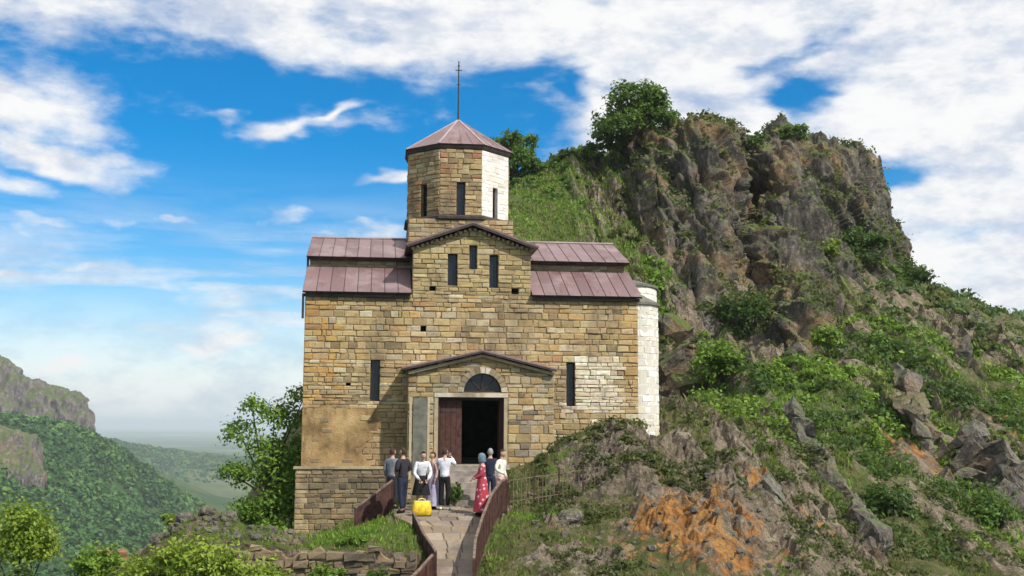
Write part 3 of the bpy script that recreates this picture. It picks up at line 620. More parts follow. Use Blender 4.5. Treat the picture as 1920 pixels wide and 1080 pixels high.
def subtract(iv, holes):
    for h0, h1 in holes:
        n = []
        for a, b in iv:
            if h1 <= a or h0 >= b: n.append((a, b)); continue
            if h0 - a > .06: n.append((a, h0))
            if b - h1 > .06: n.append((h1, b))
        iv = n
    return iv
STONE_F = [(0, 1, 5, 4), (1, 2, 6, 5), (2, 3, 7, 6), (3, 0, 4, 7), (4, 5, 9, 8), (5, 6, 10, 9), (6, 7, 11, 10), (7, 4, 8, 11), (8, 9, 10, 11)]
def stone_verts(st, rg, Mp, gap=.012, proud=.042, jit=.013):
    s0, s1, z0, z1 = st; s0 += gap * .6; s1 -= gap * .6; z0 += gap * .6; z1 -= gap * .6
    p = rg.uniform(.008, proud); bv = min(.022, (z1 - z0) * .16, (s1 - s0) * .16); J = lambda: rg.uniform(-jit, jit)
    c = [(s0 + J(), z0 + J()), (s1 + J(), z0 + J()), (s1 + J(), z1 + J()), (s0 + J(), z1 + J())]
    i = [(s0 + bv + J(), z0 + bv + J()), (s1 - bv + J(), z0 + bv + J()), (s1 - bv + J(), z1 - bv + J()), (s0 + bv + J(), z1 - bv + J())]
    return [Mp(a, b, .03) for a, b in c] + [Mp(a, b, -p + bv * .7) for a, b in c] + [Mp(a, b, -p + J() * .8) for a, b in i]
OCH = [((.46, .34, .17), 6), ((.40, .29, .14), 5), ((.52, .41, .23), 4), ((.46, .31, .13), 2.5), ((.31, .225, .12), 2.2), ((.58, .49, .32), 1.4), ((.23, .17, .10), 1.2), ((.38, .22, .10), .5), ((.42, .35, .23), 2)]
def pick(pal, rg, k=1.0):
    t = rg.random() * sum(w for _, w in pal)
    for c, w in pal:
        t -= w
        if t <= 0: break
    v = rg.uniform(.88, 1.12) * k
    return tuple(min(.9, x * v * rg.uniform(.96, 1.04)) for x in c)
GREY = [((.30, .245, .165), 4), ((.36, .30, .20), 3), ((.22, .18, .125), 3), ((.42, .36, .25), 2), ((.30, .20, .10), 1.2)]
WHT = [((.74, .71, .64), 5), ((.64, .59, .50), 3), ((.80, .77, .71), 4)]  # whitewashed stone, tones also lightened for sunlight
PALE = [((.70, .62, .46), 4), ((.76, .70, .56), 3), ((.62, .53, .36), 2)]
class Masonry:
    def __init__(s): s.items = []          # (area, verts, colour, holder, mat)
    def add(s, st, verts, col, holder, mat): s.items.append(((st[1] - st[0]) * (st[3] - st[2]), verts, col, holder, mat))
    def emit(s, n_single, name='stone'):
        s.items.sort(key=lambda t: -t[0]); rest = {}
        for k, (a, v, c, holder, mat) in enumerate(s.items):
            if k < n_single:
                me = new_mesh(name, v, [list(f) for f in STONE_F], [mat], {'Col': ('FLOAT_COLOR', [(*c, 1)] * 12)})
                link(name, me, holder)
            else: rest.setdefault((holder.name, mat.name), (holder, mat, MB()))[2].addv(v, STONE_F, c)
        for holder, mat, mb in rest.values():
            o = mb.build('masonry', mat, holder); o['kind'] = 'stuff'
def front(s, z, d): return (s, d, z)
XL, XR, ZE = -5.35, 5.5, 6.6
def gable_half(z):    # half extent of the gable wall at height z
    return 1.93 if z < 8.1 else max(0, 1.93 * (8.80 - z) / .7)
SLITS = [(-3.23, -2.93, 3.14, 4.5), (3.12, 3.40, 3.02, 4.44)]
GSL = [(-.79, -.48, 6.91, 7.96), (-.09, .16, 7.45, 8.24), (.57, .86, 6.85, 7.94)]
HOLES = [(-1.38, -1.17, 6.68, 6.88), (1.3, 1.54, 6.66, 6.86), (-1.65, -1.47, 5.39, 5.58), (-4.0, -3.85, 3.62, 3.72), (-4.75, -4.5, 3.0, 3.07), (-4.86, -4.66, 1.30, 1.45), (-4.75, -4.55, 4.42, 4.50)]
DOORW = (-1.1, .97, .6, 4.0)
mb = MB()
wall_cells(mb, XL, XR, -1.3, ZE, [*SLITS, DOORW, *[h for h in HOLES if h[3] < ZE]], .75, front)
wall_cells(mb, -1.93, 1.93, ZE, 8.1, [(a, b, c, min(d, 8.1)) for a, b, c, d in GSL] + [h for h in HOLES if h[3] > ZE], .6, front)
# gable tip, split round the middle slit
for poly in ([(-1.93, 8.1), (-.09, 8.1), (-.09, 8.24), (.16, 8.24), (.16, 8.1), (1.93, 8.1), (0, 8.80)],):
    mb.prism(poly, 0, .6, lambda u, w, d: (u, d, w))
front_wall = mb.build('front_wall', M_MORTAR, church)
PLX1, PLZ = -2.0, 2.95
def plaster_top(x): return 2.93 + .16 * math.sin(x * 2.1) + .10 * math.sin(x * 5.3 + 1) - .28 * max(0, x + 3.4)
ms = Masonry()
def front_iv(z):
    if z < ZE: iv = [(XL, XR)]
    else:
        g = gable_half(z); iv = [(-g, g)] if g > .15 else []
    holes = [(o[0], o[1]) for o in SLITS + GSL + HOLES if o[2] - .01 < z < o[3] + .01]
    if z < 4.02: holes.append((-1.98, 2.48))
    if z < 2.9: holes.append((XL - .1, -3.25 + .3 * math.sin(z * 3.1) + .12 * math.sin(z * 11)))
    if z < 2.2: holes.append((4.3, 6))
    if z < 1.7: holes.append((2.0, 6))
    return subtract(iv, holes)
br = sorted({o[k] for o in SLITS + GSL + HOLES[:4] for k in (2, 3)} | {ZE, 4.02, 2.9})
br = [b for i, b in enumerate(br) if i == 0 or b - br[i - 1] > .07]
for st in lay(front_iv, 1.1, 8.72, .135, .185, .20, .56, br, rnd):
    xm, zm = (st[0] + st[1]) / 2, (st[2] + st[3]) / 2
    k = 1.0
    if 3.44 < xm < 4.9 and 2.9 < zm < 4.72: col = pick(PALE, rnd)
    elif xm > 2.6 and zm < 3.1: col = pick(PALE + OCH[:3], rnd)
    elif xm > 4.95 and zm < 6.2: col = pick([((.50, .33, .14), 3), ((.42, .25, .10), 2), ((.56, .42, .22), 2)], rnd)
    elif xm < -1.9 and zm < 2.95: col = pick([((.34, .235, .115), 3), ((.28, .195, .10), 3), ((.40, .28, .135), 2)], rnd)
    elif zm > ZE: col = pick([((.46, .36, .17), 4), ((.40, .31, .15), 4), ((.50, .42, .24), 2), ((.30, .23, .12), 1.5)], rnd)
    elif xm < -4.2 and rnd.random() < .4: col = pick([((.52, .32, .11), 3), ((.44, .26, .09), 2)], rnd)
    else: col = pick(OCH, rnd)
    ms.add(st, stone_verts(st, rnd, front), col, front_wall, M_STONE)
# plaster on the lower left of the front: an uneven coat with a ragged top edge
mb = MB(); pts = [(XL + .005, 1.0), (-3.1, 1.0)] + [(-3.12 + .3 * math.sin(z * 3.1) + .07 * rnd.uniform(-1, 1), z) for z in np.linspace(1.1, 2.7, 14)]
xs_ = np.linspace(-3.05, XL + .005, 26)
pts += [(float(x), 2.95 + .16 * float(pnoise(np.array([x * 2.1, 0, 3.]))) + .08 * rnd.uniform(-1, 1) - .25 * max(0, float(x) + 3.2)) for x in xs_]
mb.prism(pts, -.03, .01, lambda u, w, d: (u, d, w))
pl = mb.build('plaster', M_PLASTER, church); fixnormals(pl.data)
for k in range(16):     # stones showing through where the coat has fallen off
    a, b = rnd.uniform(XL + .1, -3.5), rnd.uniform(1.15, 2.7); w = rnd.uniform(.2, .45)
    ms.add((0, .01, 0, .01), stone_verts((a, a + w, b, b + rnd.uniform(.12, .18)), rnd, front, proud=.05), pick([((.36, .25, .12), 3), ((.42, .30, .15), 2)], rnd), front_wall, M_STONE)
# other walls
mb = MB()
prof = [(.75, -1.3), (.75, 7.0), (2.02, 7.66), (2.02, 8.02), (4.6, 8.98), (7.2, 8.05), (7.2, 7.7), (9.2, 6.6), (9.2, -1.3)]
mb.prism(prof, XL + .02, XL + .6, lambda u, w, d: (d, u, w)); mb.prism(prof, XR - .6, XR - .02, lambda u, w, d: (d, u, w))
mb.box(XL + .6, XR - .6, 8.6, 9.2, -1.3, 6.6); mb.box(XL + .3, XR - .3, .76, 8.6, .9, 1.14)
mb.box(XL + .6, XR - .6, 2.02, 2.5, 6.9, 8.05); mb.box(XL + .6, XR - .6, 6.8, 7.2, 6.9, 8.05)
o = mb.build('side_wall', M_MORTAR, church); fixnormals(o.data)
# clerestory stones
holder = MB(); holder.box(XL + .01, XR - .01, 1.985, 2.015, 7.5, 8.06); cl = holder.build('clerestory_wall', M_MORTAR, church)
cler = lambda s, z, d: (s, 1.985 + d, z)
for st in lay(lambda z: [(XL, -1.9), (1.9, XR)], 7.62, 8.04, .14, .18, .25, .55, [], rnd):
    ms.add((0, .01, 0, .01), stone_verts(st, rnd, cler, proud=.02), pick(GREY, rnd), cl, M_STONE)
# slit windows: frame and dark pane set deep in each opening
def slit_window(parent, a, b, c, d, Mp, depth=.16):
    mb = MB(); w = .035
    for (p, q, r, s_) in ((a, a + w, c, d), (b - w, b, c, d), (a + w, b - w, c, c + w), (a + w, b - w, d - w, d)):
        wall_cells(mb, p, q, r, s_, [], .06, lambda s, z, t: Mp(s, z, t + depth))
    f = mb.build('slit_window', M_FRAME, parent)
    mb = MB(); wall_cells(mb, a + w, b - w, c + w, d - w, [], .02, lambda s, z, t: Mp(s, z, t + depth + .025)); mb.build('pane', M_PANE, f)
for o_ in SLITS + GSL: slit_window(church, *o_, front)
for h in HOLES:
    mb = MB(); wall_cells(mb, h[0], h[1], h[2], h[3], [], .05, lambda s, z, t: front(s, z, t + .3)); mb.build('putlog_hole', M_DARK, church)
# ---- roofs of sheet metal, each sheet a piece
def sheet_roof(name, parent, x0, x1, ya, za, yb, zb, w=.43, over=0.0):
    r = Vector((0, yb - ya, zb - za)); n = Vector((0, -(zb - za), yb - ya)).normalized()
    mb = MB()
    P_ = lambda x, t, h: Vector((x, ya, za)) + r * t + n * h
    v = [P_(x, t, h) for h in (-.07, 0) for x, t in ((x0, 0), (x1, 0), (x1, 1), (x0, 1))]
    mb.addv(v, [(3, 2, 1, 0), (4, 5, 6, 7), (0, 1, 5, 4), (1, 2, 6, 5), (2, 3, 7, 6), (3, 0, 4, 7)])
    deck = mb.build(name, M_DARKTRIM, parent)
    k = max(1, round((x1 - x0) / w)); ww = (x1 - x0) / k
    for i in range(k):
        a, b = x0 + i * ww, x0 + (i + 1) * ww; mb = MB(); e = .012; lift = rnd.uniform(0, .006)
        sec = [(a + e * .3, .004), (a + e, .02), (a + e * 2.2, .02), (a + e * 2.6, .006 + lift), (b - e, .006 + lift * .5)]
        v = []
        for t in (-.02, 1.0):
            v += [P_(x, t, h + .004) for x, h in sec] + [P_(b - e, t, .001), P_(a + e * .3, t, .001)]
        m = len(sec) + 2
        f = [(j, (j + 1) % m, m + (j + 1) % m, m + j) for j in range(m)] + [tuple(range(m))[::-1], tuple(range(m, 2 * m))]
        mb.addv(v, f); mb.build('roof_panel', M_ROOF, deck)
    return deck
sheet_roof('aisle_roof', church, XL - .08, -1.955, -.2, 6.63, 2.0, 7.72)
sheet_roof('aisle_roof', church, 1.955, XR + .12, -.2, 6.63, 2.0, 7.72)
sheet_roof('nave_roof', church, XL - .1, XR + .12, 1.72, 8.03, 4.6, 9.10)
sheet_roof('nave_roof', church, XL - .1, XR + .12, 7.5, 8.03, 4.6, 9.09, .9)
mb = MB(); mb.bar((XL - .1, 4.6, 9.13), (XR + .12, 4.6, 9.13), .16, .05); mb.build('ridge_cap', M_ROOF2, church)
for x0, x1 in ((XL - .02, -1.99), (1.99, XR + .05)):
    mb = MB(); mb.box(x0, x1, -.13, .0, 6.46, 6.56); mb.build('eaves_cornice', M_DARKTRIM, church)
    mb = MB(); mb.box(x0, x1, 1.78, 1.975, 7.93, 8.0); mb.build('eaves_cornice', M_DARKTRIM, church)
# gable roof over the transept, thin dark verge above a row of stone teeth
mb = MB()
for sg in (-1, 1):
    a, b = Vector((0, -.28, 8.93)), Vector((sg * 2.16, -.28, 8.16))
    d = (b - a).normalized(); up = Vector((-d.z * sg, 0, d.x * sg))
    v = []
    for y in (-.28, 3.4):
        for p in (a, b):
            for h in (0, .06): v.append(Vector((p.x, y, p.z)) + up * h)
    mb.addv(v, [(0, 1, 3, 2), (4, 6, 7, 5), (0, 4, 5, 1), (2, 3, 7, 6), (1, 5, 7, 3), (0, 2, 6, 4)])
o = mb.build('gable_roof', M_ROOF, church); fixnormals(o.data); gr_ = o
mb = MB()
for sg in (-1, 1):
    a, b = Vector((0, -.255, 8.90)), Vector((sg * 2.13, -.255, 8.135)); mb.bar(a, b, .05, .075)
mb.build('verge_board', M_DARKTRIM, gr_)
for sg in (-1, 1):
    a, b = Vector((0, 0, 8.77)), Vector((sg * 2.0, 0, 8.06)); L = (b - a).length; k = int(L / .16)
    for i in range(k):
        p = a.lerp(b, (i + .55) / k); mb = MB(); mb.bar(p + Vector((0, -.14, 0)), p + Vector((0, .0, 0)), .085, .085, (sg * .34, 0, .94)); mb.build('dentil', M_TRIMSTONE, church)
# ---- drum
DC = Vector((-.2, 4.6, 0)); AP = 1.80; SIDE = 2 * AP * math.tan(R(22.5))
mb = MB(); mb.box(-2.02, 1.66, 2.78, 6.4, 8.2, 9.60); dbase = mb.build('drum_base', M_MORTAR, church)
basef = lambda s, z, d: (s, 2.775 + d, z)
for st in lay(lambda z: [(-2.02, 1.66)], 8.75, 9.56, .15, .2, .25, .6, [], rnd): ms.add((0, .01, 0, .01), stone_verts(st, rnd, basef), pick(GREY + OCH[:3], rnd, .9), dbase, M_STONE)
mb = MB()
ring = lambda r, z: [(DC.x + r / math.cos(R(22.5)) * math.sin(R(22.5 + 45 * k)), DC.y + r / math.cos(R(22.5)) * math.cos(R(22.5 + 45 * k)), z) for k in range(8)]
def octring(mb, levels):
    v = []
    for r, z in levels: v += ring(r, z)
    n = len(levels)
    mb.addv(v, [(k * 8 + i, k * 8 + (i + 1) % 8, (k + 1) * 8 + (i + 1) % 8, (k + 1) * 8 + i) for k in range(n - 1) for i in range(8)] + [tuple(range(8)), tuple(range((n - 1) * 8, n * 8))[::-1]])
octring(mb, [(AP + .02, 9.56), (AP + .13, 9.60), (AP + .13, 9.68), (AP + .05, 9.74)])
o = mb.build('base_cornice', M_DARKTRIM, church); fixnormals(o.data)
for k in range(8):
    ang = R(45 * k); nrm = Vector((math.sin(ang), -math.cos(ang), 0)); tan = Vector((math.cos(ang), math.sin(ang), 0))
    vis = k in (0, 1, 7, 6, 2)
    Mp = lambda s, z, d, n=nrm, t=tan: tuple(DC + n * (AP - d) + t * s + Vector((0, 0, z)))
    op = [(-.15, .15, 9.62, 10.92)] if k != 1 else [(-.14, .14, 9.62, 10.86)]
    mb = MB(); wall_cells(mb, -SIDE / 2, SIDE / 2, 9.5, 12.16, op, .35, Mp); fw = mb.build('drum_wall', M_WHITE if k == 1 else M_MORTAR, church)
    if k == 1: fw.data.attributes['Col'].data.foreach_set('color', np.tile([.66, .62, .55, 1.0], len(fw.data.vertices)).astype(np.float32))  # right-hand facet: part whitewash, part sunlight put into the colour
    if vis:
        slit_window(church, *op[0], Mp, .13)
        iv = lambda z: subtract([(-SIDE / 2, SIDE / 2)], [(o_[0], o_[1]) for o_ in op if o_[2] < z < o_[3]])
        for st in lay(iv, 9.74, 12.1, .135, .175, .2, .42, [10.92], rnd):
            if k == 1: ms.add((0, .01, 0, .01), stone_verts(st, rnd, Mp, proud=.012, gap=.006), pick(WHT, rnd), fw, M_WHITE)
            else:
                pal = [((.38, .28, .14), 4), ((.31, .23, .12), 3), ((.46, .37, .21), 3), ((.24, .18, .10), 2), ((.36, .17, .09), 1.2 if k in (7, 0) else .2)]
                ms.add((st[0], st[1], st[2], st[3] - .02) if k == 0 else (0, .01, 0, .01), stone_verts(st, rnd, Mp), pick(pal, rnd), fw, M_STONE)
mb = MB(); octring(mb, [(AP - .02, 12.10), (AP + .05, 12.14), (AP + .08, 12.20), (AP + .08, 12.24)]); o = mb.build('drum_cornice', M_DARKTRIM, church); fixnormals(o.data)
mb = MB(); octring(mb, [(AP + .10, 12.235), (AP + .11, 12.275), (.03, 13.62)]); croof = mb.build('drum_roof', M_DARKTRIM, church); fixnormals(croof.data)
apex = Vector((DC.x, DC.y, 13.64)); rr = ring(AP + .13, 12.275)
for k in range(8):
    a, b = Vector(rr[k]), Vector(rr[(k + 1) % 8]); n = (b - a).cross(apex - a).normalized(); n = n if n.z > 0 else -n
    mb = MB(); up = n * .012; v = [a + up * .3, b + up * .3, apex + up * .3, a + up, b + up, apex + up]
    mb.addv(v, [(0, 1, 2), (3, 4, 5), (0, 1, 4, 3), (1, 2, 5, 4), (2, 0, 3, 5)])
    for t in (.25, .5, .75):
        p = a.lerp(b, t); q = p.lerp(apex, 1 - abs(t - .5) * .0 - .45 - .1); mb.bar(p + up, p.lerp(apex, .62 if t == .5 else .48) + up, .018, .03)
    o = mb.build('roof_panel', M_ROOF, croof); fixnormals(o.data)
    mb = MB(); mb.bar(a + Vector((0, 0, .02)), apex + Vector((0, 0, .02)), .05, .035); mb.build('ridge_cap', M_ROOF2, croof)
cross = MB(); z0 = 13.55
cross.tube([(DC.x, DC.y, z0), (DC.x, DC.y, z0 + .25), (DC.x, DC.y, 15.9)], [.06, .035, .022], 8)
o = cross.build('cross_pole', M_IRON, church)
mb = MB()
for z, w in ((15.72, .05), (15.55, .12), (15.0, .07)): mb.bar((DC.x - w, DC.y, z), (DC.x + w, DC.y, z), .025, .03)
mb.build('cross_bar', M_IRON, o)
# ---- porch
PX0, PX1, PY, PC = -2.05, 2.55, -1.0, .26
pf = lambda s, z, d: (s, PY + d, z)
DOOR = (-1.1, .97, 1.17, 3.25); LUN = (.29, 3.42, .59)
mb = MB()
wall_cells(mb, PX0, PX1, 0.0, 4.05, [DOOR, (LUN[0] - LUN[2], LUN[0] + LUN[2], 3.42, 4.02)], .45, pf)
arc = [(LUN[0] + LUN[2] * math.cos(t), 3.42 + LUN[2] * math.sin(t)) for t in np.linspace(0, math.pi, 19)]
for sg, part in ((1, arc[:10]), (-1, arc[9:])):
    cx_ = LUN[0] + sg * LUN[2]
    poly = part + [(cx_, 4.02)] if sg > 0 else [part[0], *part[1:], (cx_, 4.02)]
    mb.prism(poly, PY + .002, PY + .45, lambda u, w, d: (u, d, w))
mb.prism([(PX0, 4.05), (PX1, 4.05), (PX1, 4.06), (PC, 4.60), (PX0, 4.06)], PY, PY + .45, lambda u, w, d: (u, d, w))
mb.box(PX0, PX0 + .5, PY + .451, 0, 0, 4.05); mb.box(PX1 - .5, PX1, PY + .451, 0, 0, 4.05)
porch = mb.build('porch', M_MORTAR, church); fixnormals(porch.data)
def porch_iv(z):
    e = 0 if z < 4.05 else (z - 4.05) / .55 * 2.3
    iv = [(PX0 + e, PX1 - e)] if 2 * e < 4.3 else []
    h = []
    if z < 3.25: h += [(-1.24, 1.10), (-1.90, -1.42)]
    elif z < 3.40: h += [(-1.24, 1.12)]
    if 3.40 <= z < 4.18:
        r = .80; q = r * r - (z - 3.42) ** 2
        if q > 0: h.append((LUN[0] - math.sqrt(q), LUN[0] + math.sqrt(q)))
    return subtract(iv, h)
for st in lay(porch_iv, .1, 4.56, .16, .2, .22, .52, [3.25, 3.40, 4.05], rnd):
    ms.add(st, stone_verts(st, rnd, pf), pick(GREY + OCH[:4] + OCH[5:6], rnd, .93), porch, M_STONE)
pr = lambda s, z, d: (PX1 - d, s, z)
for st in lay(lambda z: [(-1, 0)], .5, 4.0, .16, .2, .22, .5, [], rnd): ms.add((0, .01, 0, .01), stone_verts(st, rnd, pr), pick(GREY + OCH[:3], rnd, .9), porch, M_STONE)
nV = 13
for i in range(nV):
    t0, t1 = math.pi * i / nV + .012, math.pi * (i + 1) / nV - .012; v = []
    for y in (PY - rnd.uniform(.015, .04), PY + .1):
        for r_, t in ((.60, t0), (.60, t1), (.79, t1), (.79, t0)): v.append((LUN[0] + r_ * math.cos(t), y, 3.42 + r_ * math.sin(t)))
    mb = MB(); mb.addv(v, [(0, 1, 2, 3), (7, 6, 5, 4), (0, 4, 5, 1), (1, 5, 6, 2), (2, 6, 7, 3), (3, 7, 4, 0)], pick(PALE + GREY, rnd, .9))
    o = mb.build('voussoir', M_STONE, porch); fixnormals(o.data)
mb = MB(); mb.prism([(LUN[0] + .58 * math.cos(t), 3.43 + .58 * math.sin(t)) for t in np.linspace(0, math.pi, 19)], PY + .2, PY + .22, lambda u, w, d: (u, d, w)); lp = mb.build('lunette_pane', M_PANE, church); fixnormals(lp.data)
mb = MB(); mb.box(LUN[0] - .02, LUN[0] + .02, PY + .15, PY + .195, 3.43, 4.0); mb.box(LUN[0] - .57, LUN[0] + .57, PY + .15, PY + .195, 3.432, 3.47)
for sg in (-1, 1): mb.bar((LUN[0], PY + .172, 3.45), (LUN[0] + sg * .4, PY + .172, 3.85), .03, .03)
mb.build('lunette_frame', M_FRAME, church)
mb = MB(); mb.box(-1.22, 1.10, PY - .05, PY + .3, 3.262, 3.392, (.62, .56, .45)); mb.build('lintel', M_STONE, church)
mb = MB(); mb.box(-1.88, -1.44, PY - .035, PY + .05, .9, 3.24); mb.build('slate_panel', M_SLATE, church)
mb = MB()
for x in (-1.96, -1.40): mb.box(x - .035, x + .035, PY - .05, PY + .05, .7, 3.25, (.5, .42, .27))
mb.build('panel_border', M_STONE, church)
for a, b, c, d in ((-1.22, -1.1, 1.0, 3.255), (.97, 1.08, 1.0, 3.255)):
    mb = MB(); mb.box(a, b, PY - .03, PY + .3, c, d, (.42, .35, .23)); mb.build('door_jamb', M_STONE, church)
# doors: the left leaf shut, the right leaf swung inwards
fr = MB(); fr.box(-1.09, -1.03, PY + .16, PY + .26, 1.17, 3.24); fr.box(.90, .96, PY + .16, PY + .26, 1.17, 3.24); fr.box(-1.03, .90, PY + .16, PY + .26, 3.17, 3.24); fr.build('door_frame', M_FRAME, church)
leaf = MB(); leaf.box(-1.03, -.34, PY + .24, PY + .27, 1.19, 3.16); dl = leaf.build('door', M_DOOR, church)
for i in range(4):
    mb = MB(); x = -1.02 + i * .168; mb.box(x + .004, x + .162, PY + .205, PY + .239, 1.19, 3.16); mb.build('plank', M_DOOR, dl)
mb = MB()
for z in (1.5, 2.8): mb.box(-1.0, -.5, PY + .192, PY + .204, z, z + .05)
mb.tube([(-.41, PY + .19, 2.05), (-.41, PY + .15, 2.08), (-.41, PY + .15, 2.25), (-.41, PY + .19, 2.28)], .012, 6); mb.build('iron_strap', M_IRON, dl)
leaf = MB(); leaf.box(.86, .90, PY + .27, PY + .92, 1.19, 3.16); leaf.build('door', M_DOOR, church)
mb = MB(); mb.box(-1.25, 1.12, PY - .32, PY + .5, 1.02, 1.165, (.40, .36, .29)); mb.build('threshold', M_STONE, church)
# inside: dark walls and a small framed icon seen through the doorway
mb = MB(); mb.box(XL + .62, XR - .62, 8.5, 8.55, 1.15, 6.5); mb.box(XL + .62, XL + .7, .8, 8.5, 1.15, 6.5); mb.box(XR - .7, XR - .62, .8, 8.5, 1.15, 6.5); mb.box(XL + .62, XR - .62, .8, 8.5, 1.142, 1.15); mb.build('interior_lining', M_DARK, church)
# porch roof
mb = MB()
for sg, xe in ((-1, PX0 - .2), (1, PX1 + .08)):
    a, b = Vector((PC, 0, 4.70)), Vector((xe, 0, 4.13)); v = []
    for y in (PY - .26, 0.0):
        for p in (a, b):
            for h in (0, .045): v.append((p.x, y, p.z + h))
    mb.addv(v, [(0, 1, 3, 2), (4, 6, 7, 5), (0, 4, 5, 1), (2, 3, 7, 6), (1, 5, 7, 3), (0, 2, 6, 4)])
prf = mb.build('porch_roof', M_ROOF, church); fixnormals(prf.data)
mb = MB()
for xe in (PX0 - .18, PX1 + .06): mb.bar((PC, PY - .235, 4.675), (xe, PY - .235, 4.105), .04, .06)
mb.build('verge_board', M_DARKTRIM, prf)
mb = MB()
for xe in (PX0, PX1): mb.bar((PC, PY - .07, 4.565), (xe, PY - .07, 4.005), .14, .085, col=(.36, .30, .2))
mb.build('raking_cornice', M_STONE, porch)
# ---- apses, whitewashed
def apse(cy, rad, z0, z1, ztop):
    mb = MB(); n = 20; v = []; 
    pts_ = [(XR - .02 + rad * math.sin(math.pi * k / n), cy - rad * math.cos(math.pi * k / n)) for k in range(n + 1)]
    for z in (z0, z1): v += [(x, y, z) for x, y in pts_]
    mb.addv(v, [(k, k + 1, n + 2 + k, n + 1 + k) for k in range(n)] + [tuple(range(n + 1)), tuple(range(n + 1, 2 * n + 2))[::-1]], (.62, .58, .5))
    o = mb.build('apse', M_WHITE, church); fixnormals(o.data)
    Mp = lambda s, z, d: (XR - .02 + (rad - d) * math.sin(s / rad), cy - (rad - d) * math.cos(s / rad), z)
    for st in lay(lambda z: [(0, rad * math.pi * .62)], max(z0, 1.2), z1 - .05, .17, .21, .25, .5, [], rnd):
        low = st[3] < 3.1 and rnd.random() < .45
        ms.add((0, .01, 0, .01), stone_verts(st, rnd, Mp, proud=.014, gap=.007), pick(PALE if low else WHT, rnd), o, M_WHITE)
    mb = MB(); ro = rad + .07; v = [(XR - .02 + ro * math.sin(math.pi * k / n), cy - ro * math.cos(math.pi * k / n), z1 - .03) for k in range(n + 1)] + [(XR - .02 + ro * math.sin(math.pi * k / n), cy - ro * math.cos(math.pi * k / n), z1 + .05) for k in range(n + 1)] + [(XR - .02, cy, ztop)]
    mb.addv(v, [(k, k + 1, n + 2 + k, n + 1 + k) for k in range(n)] + [(n + 1 + k, n + 2 + k, 2 * n + 2) for k in range(n)] + [tuple(range(n + 1))[::-1]])
    r_ = mb.build('apse_roof', M_SLATE, church); fixnormals(r_.data)
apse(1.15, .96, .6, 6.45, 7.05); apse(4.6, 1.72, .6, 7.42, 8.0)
mb = MB(); mb.tube([(XL - .06, -.08, 6.55), (XL - .06, -.08, 5.75)], .04, 8); mb.tube([(XL - .06, 1.9, 8.0), (XL - .06, 1.9, 7.6)], .04, 8); mb.build('downpipe', M_IRON, church)
ms.emit(298)

# ---- low retaining wall under the front left corner
wth = thing('retaining_wall', 'low dark rubble stone terrace wall under the church front corner', 'wall', from_church(0, 0, 0), CYAW)
mb = MB(); mb.box(-5.50, -2.05, -.26, .02, -1.6, 1.0); mb.box(-5.5, -5.3, .02, 1.2, -1.6, 1.0); core = mb.build('core', M_MORTAR, wth)
mb = MB(); mb.box(-5.56, -2.02, -.32, -.0, 1.001, 1.08, (.42, .36, .24)); mb.build('coping', M_STONE, wth)
m2 = Masonry(); wf = lambda s, z, d: (s, -.26 + d, z)
RUB = [((.15, .12, .075), 4), ((.20, .16, .10), 3), ((.27, .22, .135), 2), ((.10, .082, .058), 2.5), ((.25, .17, .085), 1)]
for st in lay(lambda z: [(-5.5, -2.05)], -1.25, .99, .12, .165, .18, .5, [], rnd):
    c = pick(RUB, rnd) if st[0] > -5.3 else pick(OCH, rnd)
    m2.add(st, stone_verts(st, rnd, wf, proud=.045, jit=.012), c, wth, M_STONE)
m2.emit(290)
# ---- steps up to the door
stp = thing('stone_steps', 'worn stone steps climbing to the church door', 'steps', from_church(0, 0, 0), CYAW)
for i in range(7):
    y0 = -3.42 + i * .335; z1 = .06 + (i + 1) * .155; mb = MB(); j = [rnd.uniform(-.03, .03) for _ in range(4)]
    v = [(-.98 + j[0], y0 + j[1] * .5, z1 - .30), (.78 + j[2], y0 + j[3] * .5, z1 - .30), (.78, y0 + .42, z1 - .30), (-.98, y0 + .42, z1 - .30)]
    v += [(x, y, z1 + rnd.uniform(-.012, .012)) for x, y, z in v]
    mb.addv(v, [(0, 3, 2, 1), (4, 5, 6, 7), (0, 1, 5, 4), (1, 2, 6, 5), (2, 3, 7, 6), (3, 0, 4, 7)]); mb.build('step', M_PATH, stp)

